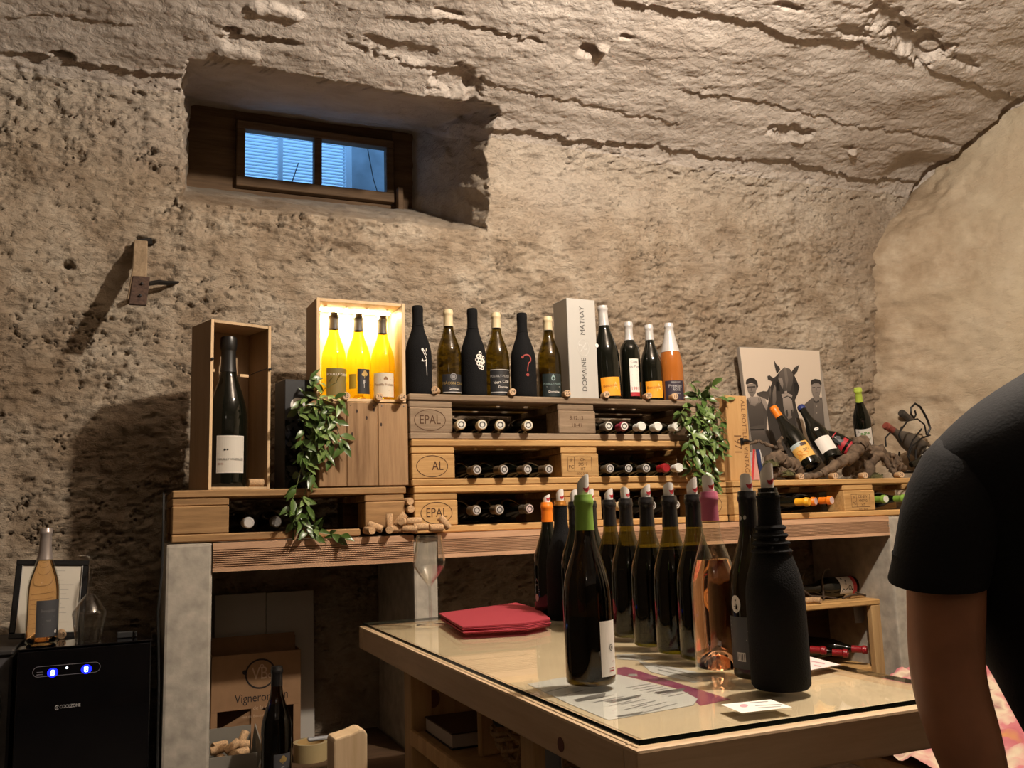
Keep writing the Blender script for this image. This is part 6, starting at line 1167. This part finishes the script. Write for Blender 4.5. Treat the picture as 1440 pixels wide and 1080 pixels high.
nd = [(PE, (.10, .075)), (WA, (.085, .065)), (CH, (.10, .07)), (NB_ - Vector((0, 0, .04)), (.060, .056)), (NB_ + Vector((0, 0, .05)), .053), (HD - Vector((0, 0, .05)), (.066, .075)), (HD, (.076, .092)), (HD + Vector((0, 0, .075)), (.062, .075)), (HD + Vector((0, 0, .11)), (.03, .035)),
      (SL, (.044, .044)), (SL.lerp(EL, .45), (.0475, .0475)), (EL, (.046, .044)), (EL.lerp(WL, .35), (.046, .044)), (WL, (.030, .024)), (WL + (WL - EL).normalized() * .06, (.040, .018)), (WL + (WL - EL).normalized() * .10, (.038, .014)),
      (SR, .052), (ER, .044), (ER.lerp(WR, .35), .045), (WR, (.029, .024)), (WR + (WR - ER).normalized() * .06, (.018, .040)), (WR + (WR - ER).normalized() * .10, (.014, .038)),
      (hipL, .088), (hipL + Vector((0, 0, -.42)), .060), (hipL + Vector((-.01, -.01, -.72)), .045), (Vector((hipL.x, hipL.y, .05)), .038), (hipR, .088), (hipR + Vector((0, 0, -.42)), .060), (hipR + Vector((.01, 0, -.72)), .045), (Vector((hipR.x, hipR.y, .05)), .038),
      (Vector((hipL.x, hipL.y, .035)) + fv * .16, (.042, .028)), (Vector((hipR.x, hipR.y, .035)) + fv * .16, (.042, .028)), (HD + fv * .085 + Vector((0, 0, -.025)), .022), (HD + fv * .07 + Vector((0, 0, -.085)), .03)]
ed = [(0, 1), (1, 2), (2, 3), (3, 4), (4, 5), (5, 6), (6, 7), (7, 8), (3, 9), (9, 10), (10, 11), (11, 12), (12, 13), (13, 14), (14, 15), (3, 16), (16, 17), (17, 18), (18, 19), (19, 20), (20, 21), (0, 22), (22, 23), (23, 24), (24, 25), (0, 26), (26, 27), (27, 28), (28, 29), (25, 30), (29, 31), (6, 32), (5, 33)]
def fingers(i_palm, W_, palm_dir, across, nrm_):
    """four fingers from the end of the palm, a thumb from its side"""
    base = nd[i_palm][0]
    for k_, ln in zip((-1.5, -.5, .5, 1.5), (.070, .080, .075, .058)):
        a = base + across * (k_ * .019) + palm_dir * .012; i0 = len(nd)
        nd.append((a, (.0095, .0095))); nd.append((a + palm_dir * ln * .5 + nrm_ * .006, (.0085, .0085))); nd.append((a + palm_dir * ln * .8 + nrm_ * .022, .0078)); nd.append((a + palm_dir * ln * .95 + nrm_ * .038, .0065))
        ed.extend([(i_palm, i0), (i0, i0 + 1), (i0 + 1, i0 + 2), (i0 + 2, i0 + 3)])
    b_ = nd[i_palm - 1][0] + across * .030; i0 = len(nd)
    nd.append((b_, .013)); nd.append((b_ + across * .022 + palm_dir * .032 + nrm_ * .01, .0105)); nd.append((b_ + across * .024 + palm_dir * .058 + nrm_ * .022, .0085)); ed.extend([(i_palm - 1, i0), (i0, i0 + 1), (i0 + 1, i0 + 2)])
pd = (WL - EL).normalized(); ac = (fv - pd * fv.dot(pd)).normalized(); fingers(15, WL, pd, ac, pd.cross(ac))
pd = (WR - ER).normalized(); ac = (Vector((0, 0, 1)) - pd * pd.z).normalized(); fingers(21, WR, pd, ac, -sv)
skin('body', [(p - B0, r) for p, r in nd], ed, M_skin, per)
def loft(rings, n=28, cap=True):
    """rings of (centre, half-width, half-depth, across, along) joined into one skin"""
    g = G()
    for c, a, b, u, v_ in rings: g.v += [tuple(Vector(c) + u * (a * math.cos(2 * PI * k_ / n)) + v_ * (b * math.sin(2 * PI * k_ / n))) for k_ in range(n)]
    for j in range(len(rings) - 1):
        for k_ in range(n): g.f.append((j * n + k_, j * n + (k_ + 1) % n, (j + 1) * n + (k_ + 1) % n, (j + 1) * n + k_))
    if cap: g.f += [tuple(range(n - 1, -1, -1)), tuple((len(rings) - 1) * n + k_ for k_ in range(n))]
    return g
rg = []
DT = 1.10
def lefty(y, xl, hw, hd, dx=0):
    """a ring of the shirt whose left-hand outline passes through photo point (xl, y)"""
    p = at_d(xl, y, DT); c = p + sv * hw; rg.append((c + fv * dx - B0, hw, hd, sv, fv))
lefty(470, 1508, .075, .070); lefty(500, 1480, .090, .078); lefty(525, 1441, .112, .086); lefty(548, 1402, .140, .094); lefty(572, 1368, .166, .100); lefty(600, 1336, .190, .106); lefty(630, 1308, .207, .110); lefty(665, 1292, .214, .112); lefty(705, 1296, .209, .115); lefty(760, 1316, .197, .116); lefty(820, 1345, .186, .114); lefty(880, 1366, .178, .112); lefty(935, 1388, .168, .110); lefty(985, 1424, .160, .110); lefty(1090, 1462, .166, .114)
tee = obj('tshirt', loft(rg[::-1]), M_tee, per, smooth=True)
md = tee.modifiers.new('sub', 'SUBSURF'); md.levels = md.render_levels = 1
sl = []
for y, xl, xr, D_ in ((606, 1345, 1410, 1.10), (618, 1322, 1416, 1.095), (640, 1303, 1420, 1.09), (680, 1283, 1418, 1.085), (720, 1271, 1410, 1.078), (760, 1264, 1398, 1.073), (795, 1258, 1389, 1.07), (815, 1253, 1384, 1.07)):
    a, b = at_d(xl, y, D_), at_d(xr, y, D_); hw = (b - a).length / 2; sl.append(((a + b) / 2 - B0, hw, hw * .96, sv, (fv + Vector((0, 0, .18))).normalized()))
c, hw, hd, u, v_ = sl[-1]; sl += [(c + Vector((0, 0, -.004)), hw - .001, hd - .001, u, v_), (c + Vector((0, 0, -.003)), hw - .005, hd - .005, u, v_), (c + Vector((0, 0, .03)), hw - .007, hd - .007, u, v_)]
g = loft(sl, cap=False); n = 28; g.f.append(tuple(range(n - 1, -1, -1)))
slv = obj('sleeve', g, M_tee, per, smooth=True)
rs = [(SR - sv * .06 + Vector((0, 0, .075)) - B0, .05, .05, sv, fv), (SR - sv * .015 + Vector((0, 0, .045)) - B0, .085, .080, sv, fv), (SR + sv * .012 + Vector((0, 0, -.01)) - B0, .090, .082, sv, fv), (SR + sv * .035 + Vector((0, 0, -.08)) - B0, .082, .076, sv, fv), (SR + sv * .060 + Vector((0, 0, -.16)) - B0, .068, .066, sv, fv)]
so_ = obj('sleeve', loft(rs[::-1]), M_tee, per, smooth=True); md = so_.modifiers.new('sub', 'SUBSURF'); md.levels = md.render_levels = 1
lg = []
for c, a, b in ((PE + Vector((0, 0, .10)), .158, .118), (PE, .166, .124), (PE + Vector((0, 0, -.07)), .168, .122)): lg.append((c - B0, a, b, sv, fv))
jn = obj('jeans', loft(lg[::-1]), M_jean, per, smooth=True)
for hp_ in (hipL, hipR): obj('trouser_leg', loft([(hp_ + Vector((0, 0, z)) - B0, a, a, sv, fv) for z, a in ((.0, .095), (-.2, .088), (-.42, .072), (-.72, .062), (-hp_.z + .07, .060))][::-1]), M_jean, per, smooth=True)
obj('hair', loft([(HD + Vector((0, 0, z)) - fv * dy - B0, a, b, sv, fv) for z, a, b, dy in ((-.055, .060, .05, .045), (-.02, .082, .085, .025), (.03, .086, .100, .012), (.075, .076, .088, .008), (.108, .050, .060, .006), (.122, .015, .02, .006))]), M_hair, per, smooth=True)
for s_ in (-1, 1):
    obj('ear', loft([(HD + sv * (.071 * s_) - fv * .012 + Vector((0, 0, z)) - B0, a, b, sv, fv) for z, a, b in ((-.058, .004, .006), (-.045, .010, .014), (-.022, .012, .019), (-.004, .009, .017), (.004, .004, .008))]), M_skin, per, smooth=True)
    obj('eye', G().lathe([(0, -.011), (.008, -.008), (.011, 0), (.008, .008), (0, .011)], 12).xf(Matrix.Translation(HD + sv * (.032 * s_) + fv * .083 + Vector((0, 0, .0)) - B0)), plain('eye_white', (.7, .68, .65), .2), per, smooth=True)
    obj('shoe', loft([(Vector((0, 0, z)) + Vector(((hipL if s_ < 0 else hipR).x, (hipL if s_ < 0 else hipR).y, 0)) + fv * .06 - B0, a, b, sv, fv) for z, a, b in ((.001, .048, .135), (.03, .050, .138), (.07, .040, .10), (.10, .036, .06))]), M_black, per, smooth=True)
obj('mouth', G().box(-.022, .022, -.004, .004, -.004, .004).xf(Matrix.Translation(HD + fv * .10 + Vector((0, 0, -.075)) - B0) @ Matrix.Rotation(math.atan2(sv.y, sv.x), 4, 'Z')), plain('lip', (.28, .09, .07), .4), per, bevel=.002)
